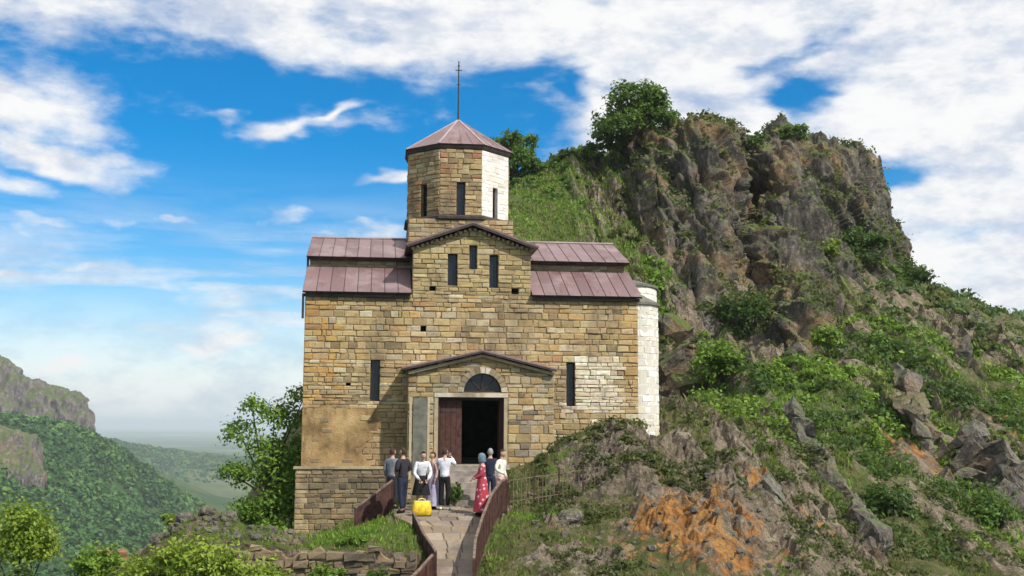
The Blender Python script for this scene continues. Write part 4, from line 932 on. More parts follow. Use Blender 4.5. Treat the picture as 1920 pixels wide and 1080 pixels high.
# ================================================================== PATH, RAILINGS, WALLS
mb = MB(); yv = np.arange(18.0, 35.01, .5); v = []; f = []
for k, y in enumerate(yv):
    a, b, z = [float(q) for q in path_at(y)]
    v += [(a, y, z - .35), (a, y, z - .03), (b, y, z - .03), (b, y, z - .35)]
    if k:
        o_ = (k - 1) * 4; f += [(o_ + i, o_ + i + 1, o_ + 5 + i, o_ + 4 + i) for i in range(3)]
mb.addv(v, f); path = mb.build('path', flat('path_grit', (.20, .17, .135), .95, .4, 5, 0, .2, .02)); fixnormals(path.data)
tag(path, 'narrow stone footpath leading up to the church steps', None, None, 'structure')
y = 27.0
while y < 34.55:
    dy_ = rnd.uniform(.30, .46); a, b, z = [float(q) for q in path_at(y)]; a2, b2, z2 = [float(q) for q in path_at(y + dy_)]
    n = max(2, round((b - a) / rnd.uniform(.36, .58))); cut = [0] + sorted((i + rnd.uniform(-.2, .2)) / n for i in range(1, n)) + [1]
    for i in range(n):
        g = .012; J = lambda: rnd.uniform(-.018, .018); h = rnd.uniform(-.008, .022)
        q = [(a + (b - a) * cut[i] + g + J(), y + g + J(), z), (a + (b - a) * cut[i + 1] - g + J(), y + g + J(), z), (a2 + (b2 - a2) * cut[i + 1] - g + J(), y + dy_ - g + J(), z2), (a2 + (b2 - a2) * cut[i] + g + J(), y + dy_ - g + J(), z2)]
        cxm = sum(p[0] for p in q) / 4; cym = sum(p[1] for p in q) / 4
        v = [(p[0], p[1], p[2] - .06) for p in q] + [(p[0], p[1], p[2] + h - .012) for p in q] + [(cxm + (p[0] - cxm) * .93, cym + (p[1] - cym) * .93, p[2] + h + rnd.uniform(-.004, .004)) for p in q]
        mb = MB(); mb.addv(v, STONE_F, pick([((.22, .185, .15), 3), ((.27, .23, .19), 3), ((.17, .14, .115), 2), ((.31, .26, .21), 1)], rnd)); mb.build('flagstone', M_STONE, path)
    y += dy_
def railing(label, pts, h, group='rusty steel railings beside the footpath', thick=.02):
    """pts: foot points; solid sheet panels between posts under a worn top rail"""
    base = Vector(pts[0]); t = thing('railing', label, 'railing', base, 0, group)
    pts = [Vector(p) - base for p in pts]
    for p in pts:
        mb = MB(); mb.box(p.x - .03, p.x + .03, p.y - .03, p.y + .03, p.z - .25, p.z + h + .02); mb.build('post', M_RUST, t)
    for a, b in zip(pts[:-1], pts[1:]):
        d = (b - a).normalized() * .035; u = Vector((0, 0, 1))
        mb = MB(); mb.bar(a + u * (h + .045), b + u * (h + .045), .06, .045); mb.build('top_rail', M_RAIL, t)
        mb = MB(); mb.bar(a + d + u * .06, b - d + u * .06, .035, .035); mb.build('bottom_rail', M_RUST, t)
        mb = MB(); sd = Vector((d.y, -d.x, 0)).normalized() * thick / 2; v = [p + s_ + u * q for q in (.085, h + .02) for p, s_ in ((a + d, -sd), (b - d, -sd), (b - d, sd), (a + d, sd))]
        mb.addv(v, [(0, 3, 2, 1), (4, 5, 6, 7), (0, 1, 5, 4), (1, 2, 6, 5), (2, 3, 7, 6), (3, 0, 4, 7)]); o = mb.build('panel', M_RUST, t); fixnormals(o.data)
        L_ = (b - a).length; kk = max(1, int(L_ / .42))
        for q in range(1, kk):
            c_ = a.lerp(b, q / kk)
            for sg in (-1, 1):
                mb = MB(); mb.bar(c_ + sd.normalized() * sg * (thick / 2 + .008) + u * .085, c_ + sd.normalized() * sg * (thick / 2 + .008) + u * (h + .02), .014, .02, (0, 1, 0)); mb.build('stiffener', M_RUST, t)
    return t
zp = lambda y: float(path_at(y)[2])
railing('long rusty railing on the side of the footpath away from the valley', [(-.84, 27.4, zp(27.4)), (-.84, 28.6, zp(28.6)), (-.70, 30.0, zp(30.)), (-.50, 31.4, zp(31.4)), (-.26, 32.5, -.03), (-.12, 33.15, 0)], .86)
railing('short rusty railing dropping along the valley side of the footpath', [(-2.56, 31.35, -.58), (-2.2, 30.1, -1.0), (-1.80, 28.75, -1.30)], .62)
railing('rusty railing section turning away at the foot of the path', [(-1.86, 28.55, -1.36), (-2.12, 27.6, -1.62), (-2.35, 26.9, -1.8)], .62)
railing('rusty railing sloping down toward the dark terrace wall', [(-3.38, 33.9, -.10), (-3.85, 33.65, -.48), (-4.36, 33.4, -.86)], .88)
fe = thing('bar_fence', 'low iron bar fence between the path railing and the rocky mound', 'fence', (-.05, 34.0, 0), 0)
A_, B_ = Vector((0, 0, .06)), Vector((2.75, 1.0, .42)); Lf = (B_ - A_).length
for i in range(24):
    p = A_.lerp(B_, i / 23) + Vector((0, 0, rnd.uniform(-.03, .03))); hh = .82 if i % 6 else .93; w = .011 if i % 6 else .022
    if i == 23: hh, w = .95, .026
    mb = MB(); q = p + Vector((rnd.uniform(-.02, .02), 0, hh)); mb.bar(p - Vector((0, 0, .3)), q, w * 2, w * 2, (0, 1, 0)); mb.build('post' if i % 6 == 0 or i == 23 else 'bar', M_RAIL if i % 6 else M_RUST, fe)
for h in (.16, .76):
    mb = MB(); mb.bar(A_ + Vector((0, 0, h)), B_ + Vector((0, 0, h)), .018, .022); mb.build('rail', M_RAIL, fe)
# ---- ruined wall along the foot of the mound
rw = thing('ruined_wall', 'low ruined rubble wall with a grassy top beside the footpath', 'wall', (0, 0, 0), 0)
def rtop(x): return float(np.interp(x, [-10.2, -9.5, -9.3, -8.6, -7.5, -6.6, -5.6, -4, -2.3], [-.72, -.74, -.95, -.70, -.62, -.66, -.72, -.70, -.76]) + .09 * math.sin(x * 5) + .06 * math.sin(x * 13))
xs_ = np.linspace(-10.1, -2.3, 60)
mb = MB(); mb.prism([(float(xs_[0]), -2.6), (float(xs_[-1]), -2.6)] + [(float(x), rtop(float(x)) - .04) for x in xs_[::-1]], 29.2, 29.55, lambda u, w, d: (u, d, w)); o = mb.build('core', M_MORTAR, rw); fixnormals(o.data)
rwf = lambda s, z, d: (s, 29.2 + d, z); m3 = Masonry()
for st in lay(lambda z: [(-10.1, -2.3)], -1.75, -.55, .12, .19, .18, .46, [], rnd):
    if (st[2] + st[3]) / 2 > rtop((st[0] + st[1]) / 2): continue
    red = st[1] < -9.3
    c = pick([((.36, .16, .08), 3), ((.30, .13, .07), 2)], rnd) if red else pick([((.16, .13, .095), 4), ((.22, .185, .135), 3), ((.11, .092, .07), 3), ((.25, .18, .11), 1)], rnd)
    m3.add(st, stone_verts(st, rnd, rwf, proud=.14, jit=.032, gap=.02), c, rw, M_STONE)
m3.emit(290)
# ---- rocks
def rock_mesh(dims, seed, amp=.28, sub=4, strat=1.0):
    v, f = icosphere(sub); p = np.sign(v) * np.abs(v) ** .72 * (np.array(dims) / 2); m = min(dims)
    q = p / m * np.array([1, 1, .6]) + seed
    n = fbm(q * 1.1, 5, .55, True) - .75; n2 = np.round(fbm(q * np.array([2.0, 2.0, 1.1]), 3) * 3) / 3
    p = p + v * (m * (amp * .75 * n + .16 * n2 + .3 * pnoise(q * .5)))[:, None]
    return p, f
def blocks(a, b, w, d, seed, n):
    """an outcrop of angular joined blocks strewn along the line a-b, in world metres about the middle"""
    import bmesh
    g_ = random.Random(int(seed * 97)); V = []; F = []; mid = (a + b) / 2; ax = (a - b).normalized(); L = (a - b).length
    for i in range(n):
        t = (i + .5 + g_.uniform(-.3, .3)) / n; c = a.lerp(b, t) - mid + Vector((g_.uniform(-.25, .25) * w, g_.uniform(-.25, .25) * d, g_.uniform(-.3, .1) * w))
        k = g_.uniform(.6, 1.15) * (.75 + .5 * math.sin(math.pi * t)); l = L / n * g_.uniform(1.3, 2.0); bm = bmesh.new()
        s1 = ax.orthogonal().normalized(); s2 = ax.cross(s1)
        for _ in range(16): bm.verts.new(c + ax * g_.uniform(-.5, .5) * l * 1.2 + s1 * g_.uniform(-.5, .5) * w * k + s2 * g_.uniform(-.5, .5) * d * k)
        bmesh.ops.convex_hull(bm, input=bm.verts[:]); bmesh.ops.delete(bm, geom=[q for q in bm.verts if not q.link_faces], context='VERTS')
        for _ in range(3): bmesh.ops.subdivide_edges(bm, edges=[e for e in bm.edges if e.calc_length() > w * .14], cuts=1, use_grid_fill=True)
        bmesh.ops.triangulate(bm, faces=bm.faces[:]); bm.verts.index_update(); b0 = len(V)
        V += [q.co[:] for q in bm.verts]; F += [[q.index + b0 for q in p.verts] for p in bm.faces]; bm.free()
    P_ = np.array(V); q = P_ / w * 1.3 + seed
    P_ = P_ + w * (.07 * np.stack([fbm(q * 1.6, 3, .6), fbm(q * 1.6 + 7, 3, .6), fbm(q * 1.6 + 13, 3, .6)], -1))
    return P_, F
def rock(label, a, b, w, d, seed, mat=None, name='rock_outcrop', group='rock outcrops on the hillside', cat='rock', sub=4, nb=0):
    """an outcrop that lies between two points a (upper end) and b (lower end)"""
    a, b = Vector(a), Vector(b); L = (a - b).length
    if nb:
        p, f = blocks(a, b, w, d, seed, nb); return tag(link(name, new_mesh(name, p, f, [mat or M_OUTCROP], {}, False), None, (a + b) / 2), label, cat, group)
    p, f = rock_mesh((w, d, L * 1.12), seed, .34, sub)
    o = link(name, new_mesh(name, p, f, [mat or M_OUTCROP], {}, False), None, (a + b) / 2)
    o.rotation_euler = (a - b).to_track_quat('Z', 'Y').to_euler(); return tag(o, label, cat, group)
rock('long pale rock fin slanting down the bushy slope', (11.15, 47.2, 3.0), (12.05, 40.6, -.95), 1.0, 1.0, 1.0, nb=11)
rock('slanting rock fin standing among dark bushes below the ridge', (19.0, 57.2, 5.5), (17.9, 50.5, 1.2), .95, 1.1, 2.0, nb=10)
rock('big grey boulder mass at the picture edge above dark shrubs', (20.0, 52, 2.2), (20.3, 46.5, -1.7), 2.0, 2.0, 3.0, nb=12)
rock('brownish rock hump below the round bright bush', (16.1, 66.2, 6.6), (17.0, 60.4, 4.2), 2.2, 2.2, 4.0, nb=6)
rock('low grey slab running down below the long rock fin', (11.4, 40.0, -.3), (11.0, 35.8, -2.4), 1.2, 1.0, 5.0, nb=9)
rock('grey rock rib beside the orange scree', (7.5, 38.2, 1.0), (7.7, 34.8, -.45), 1.0, .9, 6.0, nb=7)
rock('dark weathered rock slab against the foot of the crag beside the white apse', (9.2, 66, 8.2), (8.7, 57.5, .6), 3.4, 3.0, 7.0, M_CRAG, nb=9)
rock('pale rock lying in the grass beside the bar fence', (1.35, 32.2, -.34), (1.85, 32.35, -.24), .42, .55, 8.0, M_OUTCROP, 'rock')
rock('small white stone on top of the ruined wall mound', (-7.0, 30.25, -.42), (-6.6, 30.3, -.44), .20, .25, 9.0, M_PALEROCK, 'rock', sub=3)
rock('brown rock lump on the far hillside under the ridge line', (27.5, 76, 8.0), (28.5, 71, 5.4), 2.8, 2.4, 12.0, nb=6)
rock('grey rock rib crossing the green slope near the skyline', (33, 88, 11.2), (36.5, 84, 8.6), 2.0, 2.0, 13.0, nb=7)
RL = ['largest rubble stone near the outer end of the mound', 'rubble stone next to the largest one on the mound', 'rubble stone in the middle of the grassy mound', 'rubble stone on the mound toward the church side', 'rubble stone at the back of the mound behind the largest', 'rubble stone at the back of the mound near the white stone', 'smallest rubble stone where the mound meets the wall top']
for i, (x, y_, w) in enumerate([(-8.9, 30.3, .5), (-8.2, 30.1, .42), (-7.7, 30.3, .38), (-6.1, 30.2, .35), (-8.6, 30.9, .4), (-7.3, 30.8, .36), (-5.7, 30.5, .3)]):
    z = float(hill_z(x, y_)); p, f = rock_mesh((w, w * .8, w * .6), 40 + i, .25, 3)
    tag(link('rubble_stone', new_mesh('rubble_stone', p, f, [M_OUTCROP], {}, False), None, (x, y_, z + w * .1)), RL[i], 'stone', 'rubble stones on the mound')

rg_ = np.random.RandomState(3); RV = []; RF = []; nb = 0
for i in range(330):
    if i < 200: x, y_ = rg_.uniform(-9.6, -5.0), 29.6 + abs(rg_.normal(0, .7))
    else: x, y_ = rg_.uniform(.4, 7.5), rg_.uniform(29, 35.8)
    w = rg_.uniform(.06, .2) if i < 200 else rg_.uniform(.05, .22); p, f = rock_mesh((w, w * rg_.uniform(.6, 1), w * .7), 100 + i, .3, 2)
    RV.append(p + np.array([x, y_, float(hill_z(x, y_)) + w * .1])); RF.append(f + nb); nb += len(p)
tag(link('rubble', new_mesh('rubble', np.concatenate(RV), np.concatenate(RF), [M_OUTCROP])), 'loose rubble scattered over the mounds', None, None, 'stuff')

# ================================================================== PLANTS
def leaves(lobes, n, size, seed, clump=.28, aspect=.55, shell=.55, per=12):
    """many small leaf faces gathered in clumps through the lobes of a crown -> V, F, rnd"""
    g = np.random.RandomState(seed); lob = np.array([[*c, *r] for c, r in lobes], float)
    vol = lob[:, 3] * lob[:, 4] * lob[:, 5]; wts = vol ** .75; wts /= wts.sum()
    nc = max(3, n // per); k = g.choice(len(lob), nc, p=wts); d = g.normal(size=(nc, 3)); d /= np.linalg.norm(d, axis=1)[:, None]
    d[:, 2] = np.where(d[:, 2] < -.45, -d[:, 2] * .6, d[:, 2])
    r = shell + (1 - shell) * g.uniform(0, 1, nc) ** .6; r *= g.uniform(.86, 1.12, nc)
    C = lob[k, :3] + d * r[:, None] * lob[k, 3:]; cr = g.uniform(0, 1, nc)
    j = g.randint(0, nc, n); sc = lob[k[j], 3:].mean(1)
    P_ = C[j] + g.normal(0, 1, (n, 3)) * (clump * np.minimum(sc, 1.4))[:, None] * np.array([1, 1, .75]) * .6
    nrm = d[j] * .7 + g.normal(0, .55, (n, 3)) + np.array([0, 0, .35]); nrm /= np.linalg.norm(nrm, axis=1)[:, None]
    t = np.cross(nrm, g.normal(size=(n, 3))); t /= np.linalg.norm(t, axis=1)[:, None]; b = np.cross(nrm, t)
    s = size * g.uniform(.6, 1.3, n)[:, None]
    V = np.stack([P_ - t * s, P_ + b * s * aspect + nrm * s * .12, P_ + t * s, P_ - b * s * aspect + nrm * s * .12], 1)
    rv = np.clip(.6 * cr[j] + .4 * g.uniform(0, 1, n), 0, 1)
    return V.reshape(-1, 3), np.arange(4 * n).reshape(n, 4), np.repeat(rv, 4)
def blob_lobes(w, h, seed, n=6, z0=0.0):
    g = random.Random(seed); L = [((0, 0, z0 + h * .48), (w * .36, w * .34, h * .40))]
    for i in range(n):
        a = 6.283 * (i + g.random() * .7) / n; r = w * g.uniform(.20, .34); zz = z0 + h * g.uniform(.25, .72)
        s_ = g.uniform(.15, .24); L.append(((r * math.cos(a), r * math.sin(a) * .9, zz), (w * s_, w * s_, h * s_ * 1.05)))
    return L
def limbs(mb, base, lobes, rad, seed, fork=.3):
    g = random.Random(seed); c0 = Vector(lobes[0][0]); base = Vector(base); fk = base.lerp(c0, fork)
    mid = base.lerp(fk, .5) + Vector((g.uniform(-1, 1), g.uniform(-1, 1), 0)) * rad * 1.2
    mb.tube([base - Vector((0, 0, rad * 2)), base, mid, fk, fk.lerp(c0, .6), c0], [rad * 1.5, rad * 1.25, rad, rad * .85, rad * .5, rad * .2], 7)
    for c, r in lobes[1:]:
        c = Vector(c); s0 = fk.lerp(c0, g.uniform(0, .5)); m = s0.lerp(c, .5) + Vector((g.uniform(-1, 1), g.uniform(-1, 1), g.uniform(0, 1))) * rad
        mb.tube([s0, m, c, c + (c - c0) * .25], [rad * .5, rad * .36, rad * .2, rad * .06], 5)
def plant(name, label, cat, loc, lobes, n, size, leaf, seed, rad, group=None, crown='crown', stem='trunk', base=(0, 0, 0), fork=.4, **kw):
    t = thing(name, label, cat, loc, 0, group); mb = MB(); limbs(mb, base, lobes, rad, seed, fork); mb.build(stem, M_BARK, t)
    V, F, r = leaves(lobes, n, size, seed, **kw); link(crown, new_mesh(crown, V, F, [LM[leaf]], {'rnd': ('FLOAT', r)}), t); return t
def bush(label, x, y, z, w, h, leaf, n=None, size=None, seed=0, group='bushes on the rocky hillside', name='bush', nl=6, **kw):
    seed = seed or int(abs(x * 131 + y * 17)) + 1
    gz = float(hill_z(x, y)); zb = min(z, gz - .08) if gz > z - 6 else z
    ex = z - zb
    size = size or max(.05, y * .00185); n = n or int(min(4200, 5.5 * w * h / size ** 2 * .42 + 300))
    return plant(name, label, 'bush', (x, y, zb), blob_lobes(w, h, seed, nl, ex), n, size, leaf, seed, .025 + .012 * h, group, 'foliage', 'stem', fork=.25, **kw)
SB = [
 ('dark green bush filling the deep cleft at the foot of the crag', 14.3, 72.5, 6.4, 4.3, 5.0, 'dark'),
 ('round bright green bush standing alone on the rock face', 17.8, 66.0, 6.3, 2.4, 2.1, 'light'),
 ('tall light green bush right beside the dark foot of the crag', 10.5, 59.0, 3.2, 3.1, 4.0, 'light'),
 ('wide yellow green bush in the hollow under the crag', 12.7, 58.0, 3.2, 3.8, 2.8, 'light'),
 ('light green bush above the top of the long rock fin', 14.6, 57.0, 2.5, 3.0, 2.4, 'light'),
 ('mid green bush under the crag near the round bright bush', 21.6, 70.0, 6.0, 2.8, 2.4, 'mid'),
 ('large dark green bush between the slanting fin and the big boulder', 22.7, 61.0, 1.4, 4.7, 4.0, 'dark'),
 ('light green bush just behind the long rock fin', 14.9, 50.0, .8, 2.3, 2.0, 'light'),
 ('small yellow green bush at the upper end of the long rock fin', 13.1, 50.0, 1.5, 2.1, 1.5, 'mid'),
 ('tall mid green bush above the big boulder at the picture edge', 26.4, 63.0, .4, 3.3, 4.9, 'mid'),
 ('bright bush below the big boulder in the bottom corner', 18.0, 45.0, -2.4, 2.7, 3.0, 'mid'),
 ('dark bush between the orange bank and the bright corner bush', 16.2, 46.0, -1.6, 2.9, 2.4, 'dark'),
 ('dark green bush beside the lower end of the long rock fin', 13.6, 42.5, -1.3, 2.3, 1.9, 'dark'),
 ('wide olive scrub bush spreading over the slope below the white apse', 10.4, 44.5, .4, 3.6, 1.5, 'olive'),
 ('low olive scrub bush at the foot of the white apse', 7.5, 42.2, 1.1, 3.0, 1.2, 'olive'),
 ('small fresh green bush below the orange scree', 7.4, 31.5, -1.7, 1.2, 1.1, 'light'),
 ('dark bush on the shoulder where crag meets the far ridge', 31.7, 93.0, 12.0, 4.3, 4.0, 'dark'),
 ('dark green bush spread over the upper shoulder of the crag', 25.9, 86.0, 13.4, 4.8, 4.4, 'dark'),
 ('dark bush between the two shoulder bushes beside the crag', 28.4, 89.0, 12.2, 3.8, 3.3, 'mid'),
 ('small yellow green bush on a ledge of the crag', 22.6, 82.5, 14.2, 1.9, 1.7, 'yellow'),
 ('green bush on the crag top beside the notch', 19.8, 93.5, 24.2, 2.7, 2.4, 'dark'),
 ('wide green bush crowning the second summit of the crag', 22.8, 93.5, 25.0, 3.4, 2.2, 'mid'),
 ('tiny green bush on the falling rim of the crag', 27.7, 95.0, 23.2, 1.6, 1.6, 'mid'),
 ('narrow dark bush on the outer edge of the crag', 33.0, 104.0, 20.3, 1.3, 2.6, 'dark'),
 ('dark bush under the big round tree on the summit', 6.0, 87.0, 22.0, 2.5, 2.3, 'dark'),
 ('dark bush on the skyline between the two summit trees', 4.0, 88.5, 21.6, 2.6, 2.2, 'dark'),
 ('green bush at the foot of the round summit tree beside the rock', 7.8, 88.0, 22.9, 2.6, 2.2, 'mid'),
 ('mid green bush in the gully below the slanting fin', 17.5, 56.0, 1.9, 2.4, 2.0, 'mid'),
 ('mid green bush on the open slope above the dark bush', 23.4, 67.0, 4.2, 3.1, 2.4, 'mid'),
 ('grey green bush on the slope below the skyline ridge', 28.4, 72.0, 4.3, 3.3, 2.6, 'grey'),
]
for s in SB: bush(*s)
FG = 'leafy bushes in the near lower corner'
bush('bright green bush rising in the lower left corner', -10.6, 26.0, -1.4, 1.9, 2.5, 'yellow', 4200, .055, group=FG)
bush('darker green bush beside the bright corner bush', -9.4, 27.0, -2.0, 1.4, 2.0, 'light', 2800, .05, group=FG)
bush('tall yellow green bush in front of the ruined wall', -6.35, 24.5, -2.0, 2.2, 2.6, 'yellow', 4200, .055, group=FG)
bush('low yellow green bush beside the reddish wall end', -7.5, 24.6, -2.0, 1.8, 2.1, 'yellow', 2200, .055, group=FG)
bush('low yellow green bush before the dark part of the ruined wall', -5.2, 24.6, -2.0, 1.6, 1.9, 'yellow', 1700, .055, group=FG)
bush('pale green bush at the very bottom corner of the picture', -9.95, 23.9, -1.8, .9, 1.5, 'grey', 1500, .05, group=FG)
bush('small green bush growing against the ruined wall nearest the railing', -3.2, 28.75, -2.2, .9, 1.35, 'mid', 1500, .05, group=FG)
bush('light green bush growing against the middle of the ruined wall', -4.5, 28.8, -2.2, 1.2, 1.45, 'light', 1900, .05, group=FG)
bush('tuft of green leaves hanging over the wall top', -3.9, 29.75, -.75, .9, .45, 'light', 900, .045, group=FG)
NB = 'low bushes round the church'
bush('light green bush under the tree beside the church', -7.7, 37.6, -1.9, 1.8, 1.5, 'light', 2200, .075, group=NB)
bush('tall green bush against the church corner', -7.5, 40.6, -1.6, 1.3, 4.2, 'mid', 4200, .085, group=NB)
bush('dark bush behind the tree beside the church', -9.3, 44.5, -2.4, 2.0, 2.2, 'dark', 2600, .085, group=NB)
bush('small green bush beside the stone steps', -1.62, 34.5, .0, .55, .8, 'mid', 900, .045, group=NB)
bush('small green bush where the mound meets the porch', 1.95, 36.75, 1.2, 1.1, .7, 'mid', 1000, .05, group=NB)
bush('small green bush beside the sloping railing', -3.6, 32.7, -.65, .8, .6, 'light', 900, .045, group=NB)
bush('small bush on top of the ruined wall mound', -8.75, 31.2, -.4, .8, .5, 'yellow', 800, .045, group=NB)
# trees
def dome(w, h, z0, seed, n=14):
    g = random.Random(seed); L = [((0, 0, z0 + h * .45), (w * .30, w * .30, h * .38))]
    for i in range(n):
        a = g.uniform(0, 6.283); e = g.uniform(.05, 1.0); rr = .36 * w * math.sqrt(1 - (e * .85) ** 2)
        L.append(((rr * math.cos(a), rr * math.sin(a), z0 + h * (.18 + .62 * e)), (w * g.uniform(.10, .17), w * g.uniform(.10, .17), h * g.uniform(.11, .17))))
    return L
plant('deciduous_tree', 'large round green tree on the summit beside the crag top', 'tree', (9.1, 86.3, 22.6), dome(7.0, 5.6, .2, 3, 22), 9000, .15, 'mid', 31, .26, 'trees on the summit slope', clump=.34, per=16)
plant('deciduous_tree', 'green tree on the skyline right behind the church drum', 'tree', (.15, 88.5, 20.3), dome(5.4, 4.7, .2, 8, 16), 6200, .15, 'mid', 32, .22, 'trees on the summit slope', clump=.34, per=16)
LTS = 1.13
LTL = [((.1, 0, 3.0), (.6, .6, .8)), ((-.85, .1, 3.6), (.5, .45, .45)), ((-.4, -.1, 4.35), (.42, .4, .42)), ((.35, 0, 4.1), (.5, .45, .5)), ((.9, .1, 4.0), (.5, .5, .6)), ((1.3, .2, 4.6), (.45, .45, .5)), ((-1.1, 0, 2.5), (.45, .4, .35)), ((-.35, .1, 2.3), (.6, .5, .5)), ((.8, .1, 2.6), (.8, .6, .9)), ((.6, 0, 1.5), (.9, .7, .7)), ((-.5, .1, 1.4), (.6, .5, .4)), ((1.3, .1, 1.6), (.7, .6, .8))]
plant('slender_tree', 'airy grey green tree leaning beside the church corner', 'tree', (-8.1, 38.5, float(hill_z(-8.1, 38.5)) - .1), [((c[0] * .92 + .05, c[1], c[2] * LTS), tuple(q * 1.1 for q in r)) for c, r in LTL], 8500, .07, 'light', 33, .085, None, clump=.42, per=11, base=(.25, 0, 0), fork=.45)

# ---- ground cover that nobody could count
g = np.random.RandomState(77)
def blades(n, x0, x1, y0, y1, keep, h0, h1, mat, name, label, w=.012):
    x = g.uniform(x0, x1, n); y = g.uniform(y0, y1, n); k = keep(x, y); x, y = x[k], y[k]; n = len(x); z = hill_z(x, y)
    h = g.uniform(h0, h1, n) * (.5 + g.uniform(0, 1, n)); a = g.uniform(0, 6.283, n); lean = g.normal(0, .3, (n, 2)) * h[:, None]; w = w * (1 + g.uniform(0, 1, n)) * (1 + y / 60)
    B = np.stack([x, y, z - .02], -1); t = np.stack([np.cos(a) * w, np.sin(a) * w, 0 * a], -1)
    V = np.stack([B - t, B + t, B + t * .5 + np.stack([lean[:, 0] * .4, lean[:, 1] * .4, h * .6], -1), B + np.stack([lean[:, 0], lean[:, 1], h], -1)], 1).reshape(-1, 3)
    i = np.arange(n)[:, None] * 4
    F = np.concatenate([i + np.array([0, 1, 2]), i + np.array([0, 2, 3])])
    rv = np.repeat(np.clip(.5 + .35 * fbm(np.stack([x, y, 0 * x], -1) * .8, 3) + g.normal(0, .2, n), 0, 1), 4)
    return tag(link(name, new_mesh(name, V, F, [mat], {'rnd': ('FLOAT', rv)})), label, None, None, 'stuff')
def offpath(x, y):
    xl, xr, _ = path_at(y); cx, cy = to_church(x, y)
    return ((x < xl - .05) | (x > xr + .05) | (y > 35)) & ~((cy > -.35) & (cy < 9.4) & (cx > -5.7) & (cx < 5.6)) & ~((cx > -1.2) & (cx < 1.0) & (cy > -3.6) & (cy < 0)) & ~((cx > -2.1) & (cx < 2.6) & (cy > -1.1) & (cy < 0))
def grassy(x, y, t=.0):
    r_, o_, l_ = hill_attr(x, y); return (fbm(np.stack([x * 1.4, y * 1.4, 0 * x], -1), 3) + .55 * l_ - 1.1 * r_ - .9 * o_ + .28 > t) & offpath(x, y)
blades(60000, -11, 9.5, 28, 42, lambda x, y: grassy(x, y, .25), .05, .13, LM['light'], 'grass', 'fresh green grass round the footpath and mound')
blades(34000, -11, 13, 28, 46, lambda x, y: grassy(x, y, -.25) & ~grassy(x, y, .3), .07, .17, LM['dry'], 'grass', 'dry brownish grass among the rocks')
def scrub(n, x0, x1, y0, y1, keep, smin, smax, mat, label, per=26, leafk=.0021):
    x = g.uniform(x0, x1, n); y = g.uniform(y0, y1, n); k = keep(x, y); x, y = x[k], y[k]; n = len(x); z = hill_z(x, y); s = g.uniform(smin, smax, n) * (.6 + .8 * g.uniform(0, 1, n))
    N = n * per; j = np.repeat(np.arange(n), per); d = g.normal(size=(N, 3)); d /= np.linalg.norm(d, axis=1)[:, None]; d[:, 2] = np.abs(d[:, 2])
    P_ = np.stack([x, y, z], -1)[j] + d * (s[j] * g.uniform(.5, 1.05, N))[:, None] * np.array([1.1, 1.0, .8])
    nr = d + g.normal(0, .5, (N, 3)); nr /= np.linalg.norm(nr, axis=1)[:, None]; t = np.cross(nr, g.normal(size=(N, 3))); t /= np.linalg.norm(t, axis=1)[:, None]; b = np.cross(nr, t)
    sz = (leafk * y[j] * g.uniform(.7, 1.4, N))[:, None]
    V = np.stack([P_ - t * sz, P_ + b * sz * .6, P_ + t * sz, P_ - b * sz * .6], 1).reshape(-1, 3)
    rv = np.repeat(np.clip(g.uniform(0, 1, n)[j] * .6 + g.uniform(0, .4, N), 0, 1), 4)
    return tag(link('scrub', new_mesh('scrub', V, np.arange(4 * N).reshape(N, 4), [mat], {'rnd': ('FLOAT', rv)})), label, None, None, 'stuff')
nz_ = lambda x, y, f, s=0.0: fbm(np.stack([x * f + s, y * f, 0 * x], -1), 4)
norock = lambda x, y: hill_attr(x, y)[0] < .62
scrub(3000, 7.5, 34, 38, 72, lambda x, y: (nz_(x, y, .16) > .08) & norock(x, y), .3, .8, LM['dark'], 'dark low scrub covering the slope under the crag', 30)
scrub(3600, 7.5, 34, 40, 76, lambda x, y: (nz_(x, y, .18, 9) > .02) & norock(x, y), .25, .6, LM['light'], 'fresh green scrub in patches on the slope under the crag', 30)
scrub(2600, 6, 40, 36, 100, lambda x, y: (nz_(x, y, .2, 31) > .0), .2, .55, LM['olive'], 'olive dry scrub scattered over the rocky hillside', 26)
scrub(900, 24, 60, 72, 118, lambda x, y: (nz_(x, y, .1, 47) > .0), .35, .9, LM['grey'], 'grey green scrub on the far ridge slope', 26)
scrub(900, -9, 9, 62, 95, lambda x, y: (nz_(x, y, .13, 61) > .12), .2, .5, LM['mid'], 'low green scrub on the grassy slope behind the church', 24)
blades(46000, -9, 10, 62, 95, lambda x, y: nz_(x, y, .2, 65) > -.25, .1, .22, LM['light'], 'grass', 'rough green grass on the slope behind the church', .02)
blades(30000, -9, 10, 62, 95, lambda x, y: nz_(x, y, .25, 75) > -.1, .1, .22, LM['dry'], 'grass', 'dry pale grass on the slope behind the church', .02)
blades(70000, 7, 36, 38, 80, lambda x, y: (nz_(x, y, .2, 85) > -.1) & norock(x, y), .1, .24, LM['light'], 'grass', 'yellow green grass on the slope under the crag', .014)
blades(40000, 7, 55, 38, 115, lambda x, y: (nz_(x, y, .2, 95) > -.05), .1, .26, LM['dry'], 'grass', 'dry pale grass on the rocky hillside', .018)
scrub(2200, .8, 14, 28.5, 40, lambda x, y: (nz_(x, y, .5, 71) > .0) & (hill_attr(x, y)[1] < .35) & offpath(x, y), .10, .3, LM['olive'], 'small olive plants among the near rocks', 30, .0016)
scrub(900, -24, -9.5, 22, 60, lambda x, y: (nz_(x, y, .3, 81) > -.2), .4, .9, LM['mid'], 'green scrub on the steep valley side of the hill', 30, .0018)
